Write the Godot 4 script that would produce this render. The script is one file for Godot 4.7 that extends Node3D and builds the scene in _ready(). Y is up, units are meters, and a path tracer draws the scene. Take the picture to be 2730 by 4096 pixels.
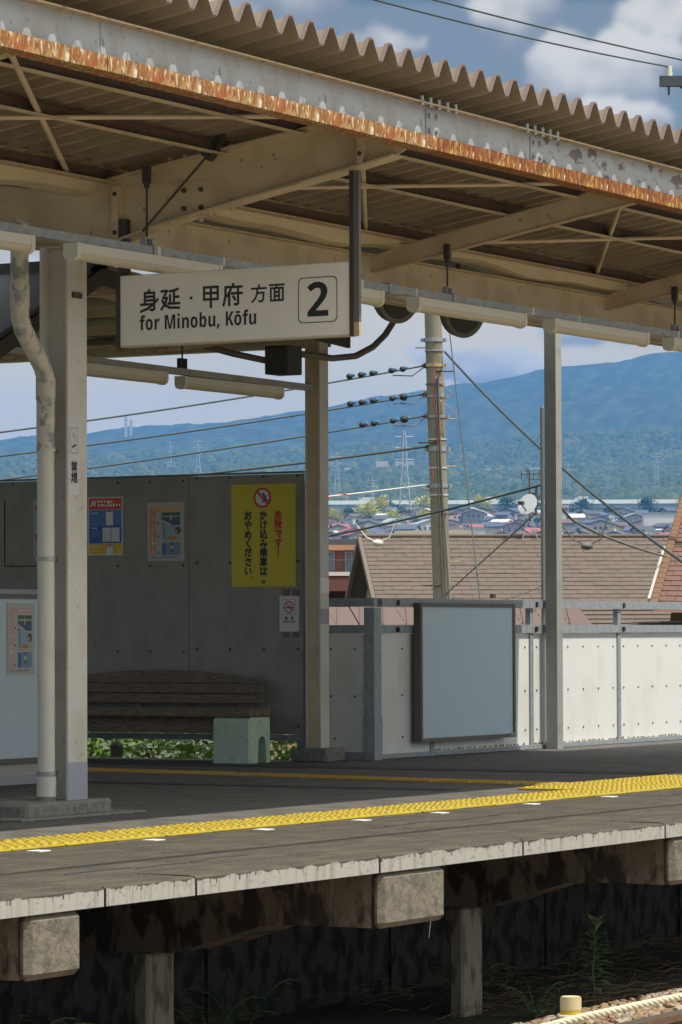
extends Node3D
# A small railway platform under a butterfly canopy. +x runs along the track, -z runs away from it across the platform,
# y = 0 is the top of the platform; metres.

const EYE := Vector3(0, 0.92, 0)
const AHEAD := Vector3(0.86552, 0, -0.50090)     # the horizontal way the lens looks; the town behind is laid out along it
const ASIDE := Vector3(0.50090, 0, 0.86552)
var taken := {}
var mats := {}
var rng := RandomNumberGenerator.new()

# ---------------------------------------------------------------- meshes
class MB:
	var v := PackedVector3Array()
	var n := PackedVector3Array()
	var uv := PackedVector2Array()
	var c := PackedColorArray()
	var col := Color(1, 1, 1)
	func tri(a: Vector3, b: Vector3, d: Vector3, na: Vector3, nb: Vector3, nd: Vector3, ua := Vector2(), ub := Vector2(), ud := Vector2()) -> void:
		var cr := (b - a).cross(d - a)
		if cr.dot(na + nb + nd) > 0.0:
			v.append_array([a, d, b]); n.append_array([na, nd, nb]); uv.append_array([ua, ud, ub])
		else:
			v.append_array([a, b, d]); n.append_array([na, nb, nd]); uv.append_array([ua, ub, ud])
		c.append_array([col, col, col])
	func flat(a: Vector3, b: Vector3, d: Vector3, out: Vector3) -> void:
		var nn := (b - a).cross(d - a).normalized()
		if nn.dot(out) < 0.0: nn = -nn
		tri(a, b, d, nn, nn, nn)
	func quad(a: Vector3, b: Vector3, d: Vector3, e: Vector3, out: Vector3, u0 := Vector2(0, 1), u1 := Vector2(1, 0)) -> void:
		# a bottom-left, b bottom-right, d top-right, e top-left
		var nn := (b - a).cross(d - a).normalized()
		if nn.dot(out) < 0.0: nn = -nn
		tri(a, b, d, nn, nn, nn, u0, Vector2(u1.x, u0.y), u1)
		tri(a, d, e, nn, nn, nn, u0, u1, Vector2(u0.x, u1.y))
	func box(at: Vector3, s: Vector3, bs := Basis()) -> void:
		var h := s * 0.5
		for k in 3:
			for sg in [-1.0, 1.0]:
				var w := Vector3(); w[k] = sg
				var p := Vector3(); p[(k + 1) % 3] = 1
				var q := Vector3(); q[(k + 2) % 3] = 1
				var o := w * h
				quad(at + bs * (o - p * h - q * h), at + bs * (o + p * h - q * h), at + bs * (o + p * h + q * h), at + bs * (o - p * h + q * h), bs * w)
	func span(a: Vector3, b: Vector3) -> void:          # a box between two corners
		box((a + b) * 0.5, (b - a).abs())
	func rbox(at: Vector3, s: Vector3, r: float, bs := Basis()) -> void:   # chamfered on every edge
		var h := s * 0.5
		var i := h - Vector3(r, r, r)
		for k in 3:
			var k1 := (k + 1) % 3
			var k2 := (k + 2) % 3
			for sg in [-1.0, 1.0]:
				var w := Vector3(); w[k] = sg
				var p := Vector3(); p[k1] = i[k1]
				var q := Vector3(); q[k2] = i[k2]
				var o := w * h
				quad(at + bs * (o - p - q), at + bs * (o + p - q), at + bs * (o + p + q), at + bs * (o - p + q), bs * w)
			for s1 in [-1.0, 1.0]:
				for s2 in [-1.0, 1.0]:
					var l := Vector3(); l[k] = i[k]
					var e1 := Vector3(); e1[k1] = s1 * h[k1]; e1[k2] = s2 * i[k2]
					var e2 := Vector3(); e2[k1] = s1 * i[k1]; e2[k2] = s2 * h[k2]
					quad(at + bs * (e1 - l), at + bs * (e1 + l), at + bs * (e2 + l), at + bs * (e2 - l), bs * (e1 + e2))
		for sx in [-1.0, 1.0]:
			for sy in [-1.0, 1.0]:
				for sz in [-1.0, 1.0]:
					flat(at + bs * Vector3(sx * h.x, sy * i.y, sz * i.z), at + bs * Vector3(sx * i.x, sy * h.y, sz * i.z), at + bs * Vector3(sx * i.x, sy * i.y, sz * h.z), bs * Vector3(sx, sy, sz))
	func prism(poly: Array, o: Vector3, ax: Vector3, ay: Vector3, ext: Vector3) -> void:
		var pts := PackedVector2Array(poly)
		if Geometry2D.is_polygon_clockwise(pts): pts.reverse()
		var idx := Geometry2D.triangulate_polygon(pts)
		var p3 := []
		for p in pts: p3.append(o + ax * p.x + ay * p.y)
		var en := ext.normalized()
		for t in range(0, idx.size(), 3):
			flat(p3[idx[t]], p3[idx[t + 1]], p3[idx[t + 2]], -en)
			flat(p3[idx[t]] + ext, p3[idx[t + 1]] + ext, p3[idx[t + 2]] + ext, en)
		for k in p3.size():
			var a: Vector3 = p3[k]
			var b: Vector3 = p3[(k + 1) % p3.size()]
			var d2: Vector2 = pts[(k + 1) % p3.size()] - pts[k]
			quad(a, b, b + ext, a + ext, ax * d2.y - ay * d2.x)
	func tube(path: Array, r, sides := 8, caps := true) -> void:     # r: one number or one per point
		var rings := []
		var up := Vector3.UP
		for k in path.size():
			var d: Vector3 = (path[mini(k + 1, path.size() - 1)] - path[maxi(k - 1, 0)]).normalized()
			if absf(d.dot(up)) > 0.95: up = Vector3.RIGHT if absf(d.x) < 0.9 else Vector3.BACK
			var s := d.cross(up).normalized()
			var t := s.cross(d).normalized()
			up = t
			var rr: float = r[k] if r is Array else r
			var ring := []
			for j in sides:
				var a := TAU * j / sides
				ring.append([path[k] + (s * cos(a) + t * sin(a)) * rr, s * cos(a) + t * sin(a)])
			rings.append(ring)
		for k in path.size() - 1:
			for j in sides:
				var p = rings[k][j]
				var q = rings[k][(j + 1) % sides]
				var x = rings[k + 1][j]
				var y = rings[k + 1][(j + 1) % sides]
				var u0 := float(j) / sides
				var u1 := float(j + 1) / sides
				tri(p[0], q[0], y[0], p[1], q[1], y[1], Vector2(u0, k), Vector2(u1, k), Vector2(u1, k + 1))
				tri(p[0], y[0], x[0], p[1], y[1], x[1], Vector2(u0, k), Vector2(u1, k + 1), Vector2(u0, k + 1))
		if caps:
			for e in [0, path.size() - 1]:
				var out: Vector3 = (path[0] - path[1]) if e == 0 else (path[-1] - path[-2])
				for j in sides: flat(path[e], rings[e][j][0], rings[e][(j + 1) % sides][0], out)
	func tric(a: Vector3, b: Vector3, d: Vector3, n3: Array, c3: Array) -> void:
		var cr := (b - a).cross(d - a)
		if cr.dot(n3[0] + n3[1] + n3[2]) > 0.0:
			v.append_array([a, d, b]); n.append_array([n3[0], n3[2], n3[1]]); c.append_array([c3[0], c3[2], c3[1]])
		else:
			v.append_array([a, b, d]); n.append_array(n3); c.append_array(c3)
		uv.append_array([Vector2(), Vector2(), Vector2()])
	func ball(at: Vector3, r: Vector3, rows := 6, cols := 8) -> void:
		for i in rows:
			for j in cols:
				var q := []
				for w in [[i, j], [i, j + 1], [i + 1, j + 1], [i + 1, j]]:
					var th: float = PI * w[0] / rows
					var ph: float = TAU * w[1] / cols
					q.append(Vector3(sin(th) * cos(ph), cos(th), sin(th) * sin(ph)))
				var nn := []
				for p in q: nn.append((p / r).normalized())
				tri(at + q[0] * r, at + q[1] * r, at + q[2] * r, nn[0], nn[1], nn[2])
				tri(at + q[0] * r, at + q[2] * r, at + q[3] * r, nn[0], nn[2], nn[3])
	func blade(a: Vector3, b: Vector3, w: float, side: Vector3, droop := 0.0) -> void:   # a pointed leaf of four faces
		var m := (a + b) * 0.5 + Vector3(0, droop, 0)
		var nn := (b - a).cross(side).normalized()
		if nn.y < 0: nn = -nn
		var l := m + side * w + nn * w * 0.25
		var r := m - side * w + nn * w * 0.25
		tri(a, l, m, nn, nn, nn); tri(a, m, r, nn, nn, nn); tri(l, b, m, nn, nn, nn); tri(m, b, r, nn, nn, nn)
	func mesh(off := Vector3()) -> ArrayMesh:
		var a := []
		a.resize(Mesh.ARRAY_MAX)
		var vv := v.duplicate()
		if off != Vector3():
			for k in vv.size(): vv[k] -= off
		a[Mesh.ARRAY_VERTEX] = vv; a[Mesh.ARRAY_NORMAL] = n; a[Mesh.ARRAY_TEX_UV] = uv; a[Mesh.ARRAY_COLOR] = c
		var m := ArrayMesh.new()
		m.add_surface_from_arrays(Mesh.PRIMITIVE_TRIANGLES, a)
		return m

func numbered(called: String) -> String:
	taken[called] = taken.get(called, -1) + 1
	return called if taken[called] == 0 else "%s_%03d" % [called, taken[called]]

func tag(o: Node3D, label: String, category := "", group := "") -> void:
	o.set_meta("label", label)
	if category: o.set_meta("category", category)
	if group: o.set_meta("group", group)

func thing(called: String, label: String, category: String, at: Vector3, group := "") -> Node3D:
	var o := Node3D.new()
	o.name = numbered(called)
	add_child(o)
	o.position = at
	tag(o, label, category, group)
	return o

func part(called: String, b: MB, m: Material, parent: Node3D = null) -> MeshInstance3D:   # b is in world metres
	var o := MeshInstance3D.new()
	var off := Vector3()
	var up: Node = parent
	while up and up != self:
		off += (up as Node3D).position
		up = up.get_parent()
	o.mesh = b.mesh(off)
	o.material_override = m
	o.cast_shadow = GeometryInstance3D.SHADOW_CASTING_SETTING_ON
	if parent:
		o.name = called
		parent.add_child(o, true)
	else:
		o.name = numbered(called)
		add_child(o)
	return o

func solo(called: String, label: String, category: String, b: MB, m: Material, group := "") -> MeshInstance3D:   # a thing of one mesh
	var o := part(called, b, m)
	tag(o, label, category, group)
	return o

func setting(called: String, b: MB, m: Material) -> MeshInstance3D:
	var o := part(called, b, m)
	o.set_meta("kind", "structure")
	return o

func again(o: Node3D, called: String, at: Vector3, label := "") -> Node3D:
	var d: Node3D = o.duplicate()
	d.name = numbered(called)
	add_child(d)
	d.position = at
	if label: d.set_meta("label", label)
	return d

# ---------------------------------------------------------------- materials
func lin(r: float, g: float, b: float) -> Color:      # a real-world base colour to the sRGB that albedo wants
	return Color(r, g, b).linear_to_srgb()

func noise_bytes(seed_: int, freq: float, oct: int, size: int, kind := FastNoiseLite.TYPE_SIMPLEX_SMOOTH) -> PackedByteArray:
	var f := FastNoiseLite.new()
	f.seed = seed_; f.frequency = freq; f.fractal_octaves = oct; f.noise_type = kind
	if oct == 1: f.fractal_type = FastNoiseLite.FRACTAL_NONE
	var im := f.get_seamless_image(size, size)
	im.convert(Image.FORMAT_L8)
	return im.get_data()

# layers: [seed, frequency, octaves, from, to, linear colour, strength]: the colour comes in where the noise passes from..to
func layered(base: Color, layers: Array, size := 512) -> ImageTexture:
	var count := size * size
	var rr := PackedFloat32Array(); var gg := PackedFloat32Array(); var bb := PackedFloat32Array()
	rr.resize(count); gg.resize(count); bb.resize(count)
	rr.fill(base.r); gg.fill(base.g); bb.fill(base.b)
	for l in layers:
		var by := noise_bytes(l[0], l[1], l[2], size)
		var lut := PackedFloat32Array()
		lut.resize(256)
		for k in 256:
			lut[k] = clampf((k / 255.0 - l[3]) / (l[4] - l[3]), 0, 1) * l[6]
		var cr: float = l[5].r
		var cg: float = l[5].g
		var cb: float = l[5].b
		for k in count:
			var t := lut[by[k]]
			if t > 0.0:
				rr[k] += (cr - rr[k]) * t
				gg[k] += (cg - gg[k]) * t
				bb[k] += (cb - bb[k]) * t
	var tosrgb := PackedByteArray()
	tosrgb.resize(1025)
	for k in 1025: tosrgb[k] = clampi(int(Color(k / 1024.0, 0, 0).linear_to_srgb().r * 255.0 + 0.5), 0, 255)
	var d := PackedByteArray()
	d.resize(count * 3)
	for k in count:
		d[k * 3] = tosrgb[clampi(int(rr[k] * 1024), 0, 1024)]
		d[k * 3 + 1] = tosrgb[clampi(int(gg[k] * 1024), 0, 1024)]
		d[k * 3 + 2] = tosrgb[clampi(int(bb[k] * 1024), 0, 1024)]
	return ImageTexture.create_from_image(Image.create_from_data(size, size, false, Image.FORMAT_RGB8, d))

func bumps(seed_: int, freq: float, oct: int, strength: float) -> ImageTexture:
	var im := Image.create_from_data(512, 512, false, Image.FORMAT_L8, noise_bytes(seed_, freq, oct, 512))
	im.convert(Image.FORMAT_RGBA8)
	im.bump_map_to_normal_map(strength)
	return ImageTexture.create_from_image(im)

func world_mat(called: String, tex: Texture2D, scale: Vector3, rough: float, metal := 0.0, normal: Texture2D = null, nscale := 1.0) -> StandardMaterial3D:
	var m := StandardMaterial3D.new()
	m.resource_name = called
	m.albedo_texture = tex
	m.uv1_triplanar = true
	m.uv1_world_triplanar = true
	m.uv1_scale = scale
	m.roughness = rough
	m.metallic = metal
	if normal:
		m.normal_enabled = true
		m.normal_texture = normal
		m.normal_scale = nscale
	mats[called] = m
	return m

func plain(called: String, c: Color, rough := 0.6, metal := 0.0) -> StandardMaterial3D:
	var m := StandardMaterial3D.new()
	m.resource_name = called
	m.albedo_color = c.linear_to_srgb()
	m.roughness = rough
	m.metallic = metal
	mats[called] = m
	return m

func tinted(called: String, rough := 0.8) -> StandardMaterial3D:     # base colour from the vertex colours
	var m := StandardMaterial3D.new()
	m.resource_name = called
	m.vertex_color_use_as_albedo = true
	m.roughness = rough
	mats[called] = m
	return m

func make_materials() -> void:
	var grain := bumps(5, 0.09, 4, 5.0)
	var rough := bumps(6, 0.03, 5, 6.0)
	world_mat("asphalt", layered(Color(0.125, 0.12, 0.112), [[1, 0.25, 2, 0.45, 0.8, Color(0.16, 0.15, 0.13), 0.75], [2, 0.3, 2, 0.5, 0.8, Color(0.03, 0.03, 0.03), 0.7], [3, 0.006, 4, 0.4, 0.75, Color(0.05, 0.048, 0.047), 0.6], [4, 0.009, 3, 0.5, 0.8, Color(0.125, 0.108, 0.078), 0.5]]), Vector3.ONE * 0.9, 0.9, 0, grain, 0.6)
	world_mat("asphalt_front", layered(Color(0.058, 0.05, 0.038), [[1, 0.25, 2, 0.45, 0.8, Color(0.12, 0.1, 0.07), 0.75], [2, 0.3, 2, 0.5, 0.8, Color(0.025, 0.022, 0.018), 0.7], [3, 0.006, 4, 0.4, 0.75, Color(0.042, 0.036, 0.03), 0.7], [4, 0.009, 3, 0.5, 0.8, Color(0.1, 0.083, 0.053), 0.7]]), Vector3(0.5, 0.9, 1.3), 0.9, 0, grain, 0.7)
	world_mat("asphalt_dark", layered(Color(0.04, 0.04, 0.042), [[7, 0.25, 2, 0.5, 0.8, Color(0.08, 0.08, 0.08), 0.6]], 256), Vector3.ONE * 1.2, 0.9)
	world_mat("concrete", layered(Color(0.17, 0.15, 0.118), [[11, 0.012, 5, 0.48, 0.75, Color(0.09, 0.08, 0.062), 0.8], [12, 0.12, 3, 0.6, 0.85, Color(0.3, 0.27, 0.2), 0.55], [13, 0.2, 2, 0.62, 0.78, Color(0.08, 0.075, 0.06), 0.8]]), Vector3(1.5, 1.2, 1.5), 0.9, 0, rough, 0.5)
	world_mat("concrete_base", layered(Color(0.22, 0.215, 0.2), [[14, 0.02, 5, 0.45, 0.7, Color(0.13, 0.125, 0.11), 0.7], [15, 0.18, 2, 0.6, 0.8, Color(0.09, 0.09, 0.08), 0.6]]), Vector3.ONE * 1.5, 0.9, 0, rough, 0.4)
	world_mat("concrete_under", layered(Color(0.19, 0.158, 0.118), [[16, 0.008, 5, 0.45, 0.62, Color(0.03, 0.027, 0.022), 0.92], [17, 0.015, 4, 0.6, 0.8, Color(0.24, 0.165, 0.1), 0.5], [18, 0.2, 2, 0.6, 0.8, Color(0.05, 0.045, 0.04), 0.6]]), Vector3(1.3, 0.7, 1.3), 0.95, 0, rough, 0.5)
	world_mat("concrete_column", layered(Color(0.34, 0.31, 0.25), [[88, 0.012, 5, 0.48, 0.68, Color(0.12, 0.1, 0.075), 0.85], [89, 0.2, 2, 0.6, 0.8, Color(0.2, 0.18, 0.14), 0.5]]), Vector3(1.6, 0.6, 1.6), 0.95)
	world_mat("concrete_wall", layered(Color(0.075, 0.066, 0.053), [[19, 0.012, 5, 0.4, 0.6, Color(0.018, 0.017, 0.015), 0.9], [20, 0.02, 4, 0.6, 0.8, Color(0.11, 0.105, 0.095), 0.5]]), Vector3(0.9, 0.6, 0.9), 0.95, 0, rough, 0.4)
	var rust := Color(0.16, 0.055, 0.012)
	world_mat("cream_steel", layered(Color(0.58, 0.47, 0.32), [[21, 0.006, 4, 0.45, 0.8, Color(0.46, 0.35, 0.22), 0.7], [22, 0.03, 5, 0.8, 0.87, Color(0.2, 0.09, 0.03), 0.8], [23, 0.08, 4, 0.8, 0.88, rust, 0.6]]), Vector3.ONE * 0.9, 0.55)
	world_mat("rusty_cream", layered(Color(0.45, 0.35, 0.23), [[24, 0.02, 5, 0.66, 0.82, Color(0.22, 0.11, 0.05), 0.8], [25, 0.08, 4, 0.78, 0.88, Color(0.1, 0.05, 0.025), 0.8]]), Vector3(1.0, 2.0, 1.0), 0.75, 0, rough, 0.3)
	world_mat("brown_steel", layered(Color(0.085, 0.056, 0.038), [[26, 0.02, 5, 0.45, 0.7, Color(0.09, 0.045, 0.025), 0.8], [27, 0.06, 4, 0.6, 0.75, Color(0.2, 0.12, 0.07), 0.6]]), Vector3(1.0, 2.0, 1.0), 0.8)
	world_mat("fascia_paint", layered(Color(0.35, 0.365, 0.395), [[28, 0.008, 4, 0.5, 0.85, Color(0.3, 0.285, 0.26), 0.7], [29, 0.035, 5, 0.83, 0.88, Color(0.12, 0.05, 0.03), 0.85], [30, 0.09, 4, 0.86, 0.9, Color(0.1, 0.045, 0.03), 0.9], [31, 0.012, 3, 0.8, 0.9, Color(0.1, 0.05, 0.04), 0.6]]), Vector3(1.1, 0.7, 1.1), 0.5)
	world_mat("rust_band", layered(Color(0.23, 0.10, 0.03), [[32, 0.02, 4, 0.42, 0.62, Color(0.36, 0.24, 0.085), 0.9], [33, 0.025, 4, 0.6, 0.7, Color(0.6, 0.55, 0.45), 0.85], [34, 0.04, 4, 0.55, 0.72, Color(0.22, 0.05, 0.01), 0.85], [35, 0.004, 2, 0.45, 0.7, Color(0.36, 0.09, 0.012), 0.6]]), Vector3(2.0, 0.7, 2.0), 0.85, 0, rough, 0.4)
	world_mat("rust_band_red", layered(Color(0.21, 0.062, 0.015), [[32, 0.02, 4, 0.5, 0.68, Color(0.36, 0.15, 0.03), 0.9], [90, 0.02, 4, 0.7, 0.78, Color(0.5, 0.33, 0.1), 0.85], [33, 0.025, 4, 0.8, 0.86, Color(0.6, 0.55, 0.45), 0.85], [34, 0.04, 4, 0.5, 0.7, Color(0.11, 0.03, 0.01), 0.8]]), Vector3(2.0, 0.7, 2.0), 0.85, 0, rough, 0.4)
	world_mat("fascia_flaking", layered(Color(0.35, 0.365, 0.395), [[28, 0.008, 4, 0.5, 0.85, Color(0.3, 0.285, 0.26), 0.7], [91, 0.012, 5, 0.64, 0.7, Color(0.09, 0.045, 0.035), 0.8], [92, 0.03, 5, 0.7, 0.8, Color(0.24, 0.13, 0.06), 0.7], [30, 0.09, 4, 0.84, 0.9, Color(0.1, 0.045, 0.03), 0.9]]), Vector3(0.8, 1.2, 0.8), 0.5)
	world_mat("roof_sheet", layered(Color(0.29, 0.225, 0.155), [[36, 0.008, 4, 0.4, 0.8, Color(0.2, 0.155, 0.11), 0.8], [37, 0.05, 3, 0.6, 0.8, Color(0.3, 0.24, 0.17), 0.5]]), Vector3(0.6, 0.6, 0.6), 0.5)
	world_mat("roof_edge", layered(Color(0.2, 0.15, 0.145), [[38, 0.03, 4, 0.5, 0.8, Color(0.2, 0.14, 0.13), 0.7]], 256), Vector3.ONE, 0.5)
	world_mat("white_post", layered(Color(0.60, 0.58, 0.54), [[39, 0.006, 4, 0.5, 0.85, Color(0.50, 0.46, 0.40), 0.7], [40, 0.03, 5, 0.82, 0.88, Color(0.34, 0.2, 0.08), 0.7], [41, 0.1, 3, 0.84, 0.9, Color(0.2, 0.12, 0.07), 0.7]]), Vector3.ONE * 0.8, 0.5)
	world_mat("grey_post", layered(Color(0.34, 0.34, 0.33), [[42, 0.006, 4, 0.5, 0.85, Color(0.27, 0.26, 0.24), 0.7], [43, 0.05, 5, 0.84, 0.9, Color(0.16, 0.09, 0.04), 0.9]]), Vector3.ONE * 0.9, 0.5)
	world_mat("peeled_pipe", layered(Color(0.58, 0.54, 0.47), [[44, 0.008, 4, 0.5, 0.8, Color(0.48, 0.43, 0.35), 0.6], [45, 0.016, 4, 0.6, 0.62, Color(0.27, 0.28, 0.29), 1.0]]), Vector3(1.4, 1.0, 1.4), 0.55)
	world_mat("pale_pipe", layered(Color(0.62, 0.6, 0.55), [[46, 0.008, 4, 0.5, 0.8, Color(0.52, 0.5, 0.47), 0.6], [47, 0.05, 4, 0.84, 0.9, Color(0.42, 0.4, 0.5), 0.8]]), Vector3.ONE, 0.5)
	world_mat("galvanised", layered(Color(0.36, 0.375, 0.39), [[48, 0.03, 4, 0.4, 0.7, Color(0.27, 0.285, 0.3), 0.7], [49, 0.15, 2, 0.55, 0.8, Color(0.46, 0.48, 0.5), 0.4]], 256), Vector3(1.6, 1.6, 1.6), 0.45, 0.35)
	world_mat("fence_steel", layered(Color(0.33, 0.36, 0.39), [[50, 0.02, 4, 0.4, 0.7, Color(0.25, 0.275, 0.3), 0.7], [51, 0.1, 3, 0.6, 0.8, Color(0.45, 0.47, 0.49), 0.4], [52, 0.05, 5, 0.84, 0.9, Color(0.22, 0.13, 0.06), 0.8]]), Vector3(1.6, 1.2, 1.6), 0.5, 0.15)
	world_mat("fence_panel", layered(Color(0.76, 0.765, 0.755), [[53, 0.006, 4, 0.5, 0.85, Color(0.69, 0.69, 0.66), 0.7], [54, 0.03, 5, 0.78, 0.9, Color(0.55, 0.5, 0.4), 0.4]]), Vector3(0.9, 0.45, 0.9), 0.6)
	world_mat("slate_panel", layered(Color(0.30, 0.29, 0.265), [[55, 0.012, 5, 0.45, 0.85, Color(0.24, 0.23, 0.21), 0.8], [56, 0.12, 3, 0.6, 0.8, Color(0.34, 0.325, 0.28), 0.5]]), Vector3(0.8, 0.45, 0.8), 0.75)
	world_mat("old_wood", layered(Color(0.22, 0.175, 0.125), [[57, 0.02, 5, 0.42, 0.6, Color(0.10, 0.078, 0.056), 0.85], [58, 0.05, 4, 0.55, 0.75, Color(0.32, 0.25, 0.17), 0.6], [59, 0.012, 3, 0.55, 0.8, Color(0.13, 0.06, 0.025), 0.5]]), Vector3(9.0, 9.0, 0.8), 0.8, 0, rough, 0.3)
	world_mat("mint_concrete", layered(Color(0.47, 0.60, 0.47), [[60, 0.015, 5, 0.6, 0.85, Color(0.3, 0.40, 0.32), 0.8], [61, 0.15, 2, 0.6, 0.8, Color(0.4, 0.52, 0.42), 0.5]]), Vector3.ONE * 1.4, 0.75, 0, rough, 0.3)
	world_mat("yellow_block", layered(Color(0.40, 0.30, 0.008), [[62, 0.01, 4, 0.5, 0.8, Color(0.31, 0.22, 0.015), 0.8], [63, 0.12, 3, 0.66, 0.8, Color(0.22, 0.16, 0.04), 0.7], [93, 0.02, 5, 0.6, 0.8, Color(0.26, 0.2, 0.05), 0.6]]), Vector3.ONE, 0.65)
	world_mat("yellow_worn", layered(Color(0.5, 0.31, 0.04), [[64, 0.02, 4, 0.5, 0.75, Color(0.36, 0.22, 0.05), 0.8], [65, 0.06, 3, 0.66, 0.74, Color(0.62, 0.5, 0.2), 0.8]]), Vector3.ONE, 0.7)
	world_mat("ballast", layered(Color(0.26, 0.19, 0.125), [[66, 0.03, 4, 0.4, 0.65, Color(0.13, 0.085, 0.055), 0.8], [67, 0.1, 3, 0.55, 0.8, Color(0.38, 0.31, 0.22), 0.6]]), Vector3.ONE * 0.8, 0.95, 0, rough, 1.0)
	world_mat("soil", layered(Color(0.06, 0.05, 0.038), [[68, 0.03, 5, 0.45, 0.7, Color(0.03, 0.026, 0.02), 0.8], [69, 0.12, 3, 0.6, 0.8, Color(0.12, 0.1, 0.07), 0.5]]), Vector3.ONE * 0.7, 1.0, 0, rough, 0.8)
	world_mat("pole_concrete", layered(Color(0.24, 0.215, 0.165), [[70, 0.01, 4, 0.45, 0.75, Color(0.17, 0.15, 0.11), 0.8], [71, 0.1, 3, 0.6, 0.8, Color(0.3, 0.27, 0.21), 0.5]]), Vector3(0.5, 0.2, 0.5), 0.85)
	world_mat("rail_rust", layered(Color(0.12, 0.06, 0.035), [[72, 0.05, 4, 0.5, 0.75, Color(0.18, 0.1, 0.06), 0.7]], 256), Vector3.ONE, 0.8)
	plain("lamp_white", Color(0.66, 0.64, 0.57), 0.45)
	plain("lamp_cover", Color(0.56, 0.50, 0.38), 0.35)
	plain("sign_white", Color(0.82, 0.79, 0.75), 0.4)
	plain("ink", Color(0.02, 0.02, 0.024), 0.5)
	plain("dark_brown", Color(0.05, 0.036, 0.033), 0.45)
	plain("dark_steel", Color(0.05, 0.045, 0.04), 0.6)
	plain("bolt", Color(0.08, 0.062, 0.05), 0.7)
	plain("black_rubber", Color(0.02, 0.022, 0.025), 0.6)
	plain("blue_tie", Color(0.03, 0.2, 0.4), 0.5)
	plain("red_cord", Color(0.5, 0.06, 0.06), 0.6)
	plain("cable", Color(0.035, 0.05, 0.055), 0.6)
	plain("grey_cable", Color(0.13, 0.13, 0.125), 0.7)
	plain("box_dark", Color(0.045, 0.043, 0.036), 0.6)
	plain("conduit", Color(0.16, 0.14, 0.11), 0.6)
	plain("disc_grey", Color(0.15, 0.145, 0.125), 0.45)
	plain("board_white", Color(0.54, 0.66, 0.78), 0.22)
	plain("board_frame", Color(0.13, 0.11, 0.092), 0.45)
	plain("white_wall", Color(0.52, 0.61, 0.69), 0.4)
	plain("skirting", Color(0.4, 0.39, 0.36), 0.6)
	plain("grey_paint", Color(0.33, 0.34, 0.40), 0.6)
	plain("white_paint", Color(0.75, 0.74, 0.72), 0.7)
	plain("tape", Color(0.12, 0.09, 0.055), 0.4)
	plain("porcelain", Color(0.65, 0.65, 0.62), 0.25)
	plain("rail_top", Color(0.35, 0.31, 0.27), 0.3, 0.8)
	plain("rope", Color(0.5, 0.46, 0.34), 0.9)
	plain("stake_yellow", Color(0.55, 0.34, 0.03), 0.6)
	plain("stake_cream", Color(0.5, 0.42, 0.24), 0.6)
	plain("straw", Color(0.2, 0.14, 0.075), 0.9)
	plain("bark", Color(0.07, 0.05, 0.035), 0.9)
	for w in [["leaf_bright", Color(0.105, 0.19, 0.012)], ["leaf_dark", Color(0.035, 0.075, 0.02)], ["leaf_weed", Color(0.10, 0.18, 0.06)], ["leaf_tall_lit", Color(0.2, 0.33, 0.12)], ["leaf_yellow", Color(0.36, 0.35, 0.03)]]:  # the tall weed's green is lightened in place of light reaching it
		var m := plain(w[0], w[1], 0.55)
		m.backlight_enabled = true
		m.backlight = (w[1] * 0.8 as Color).linear_to_srgb()
	tinted("tinted")
	tinted("tinted_gloss", 0.5)

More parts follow.
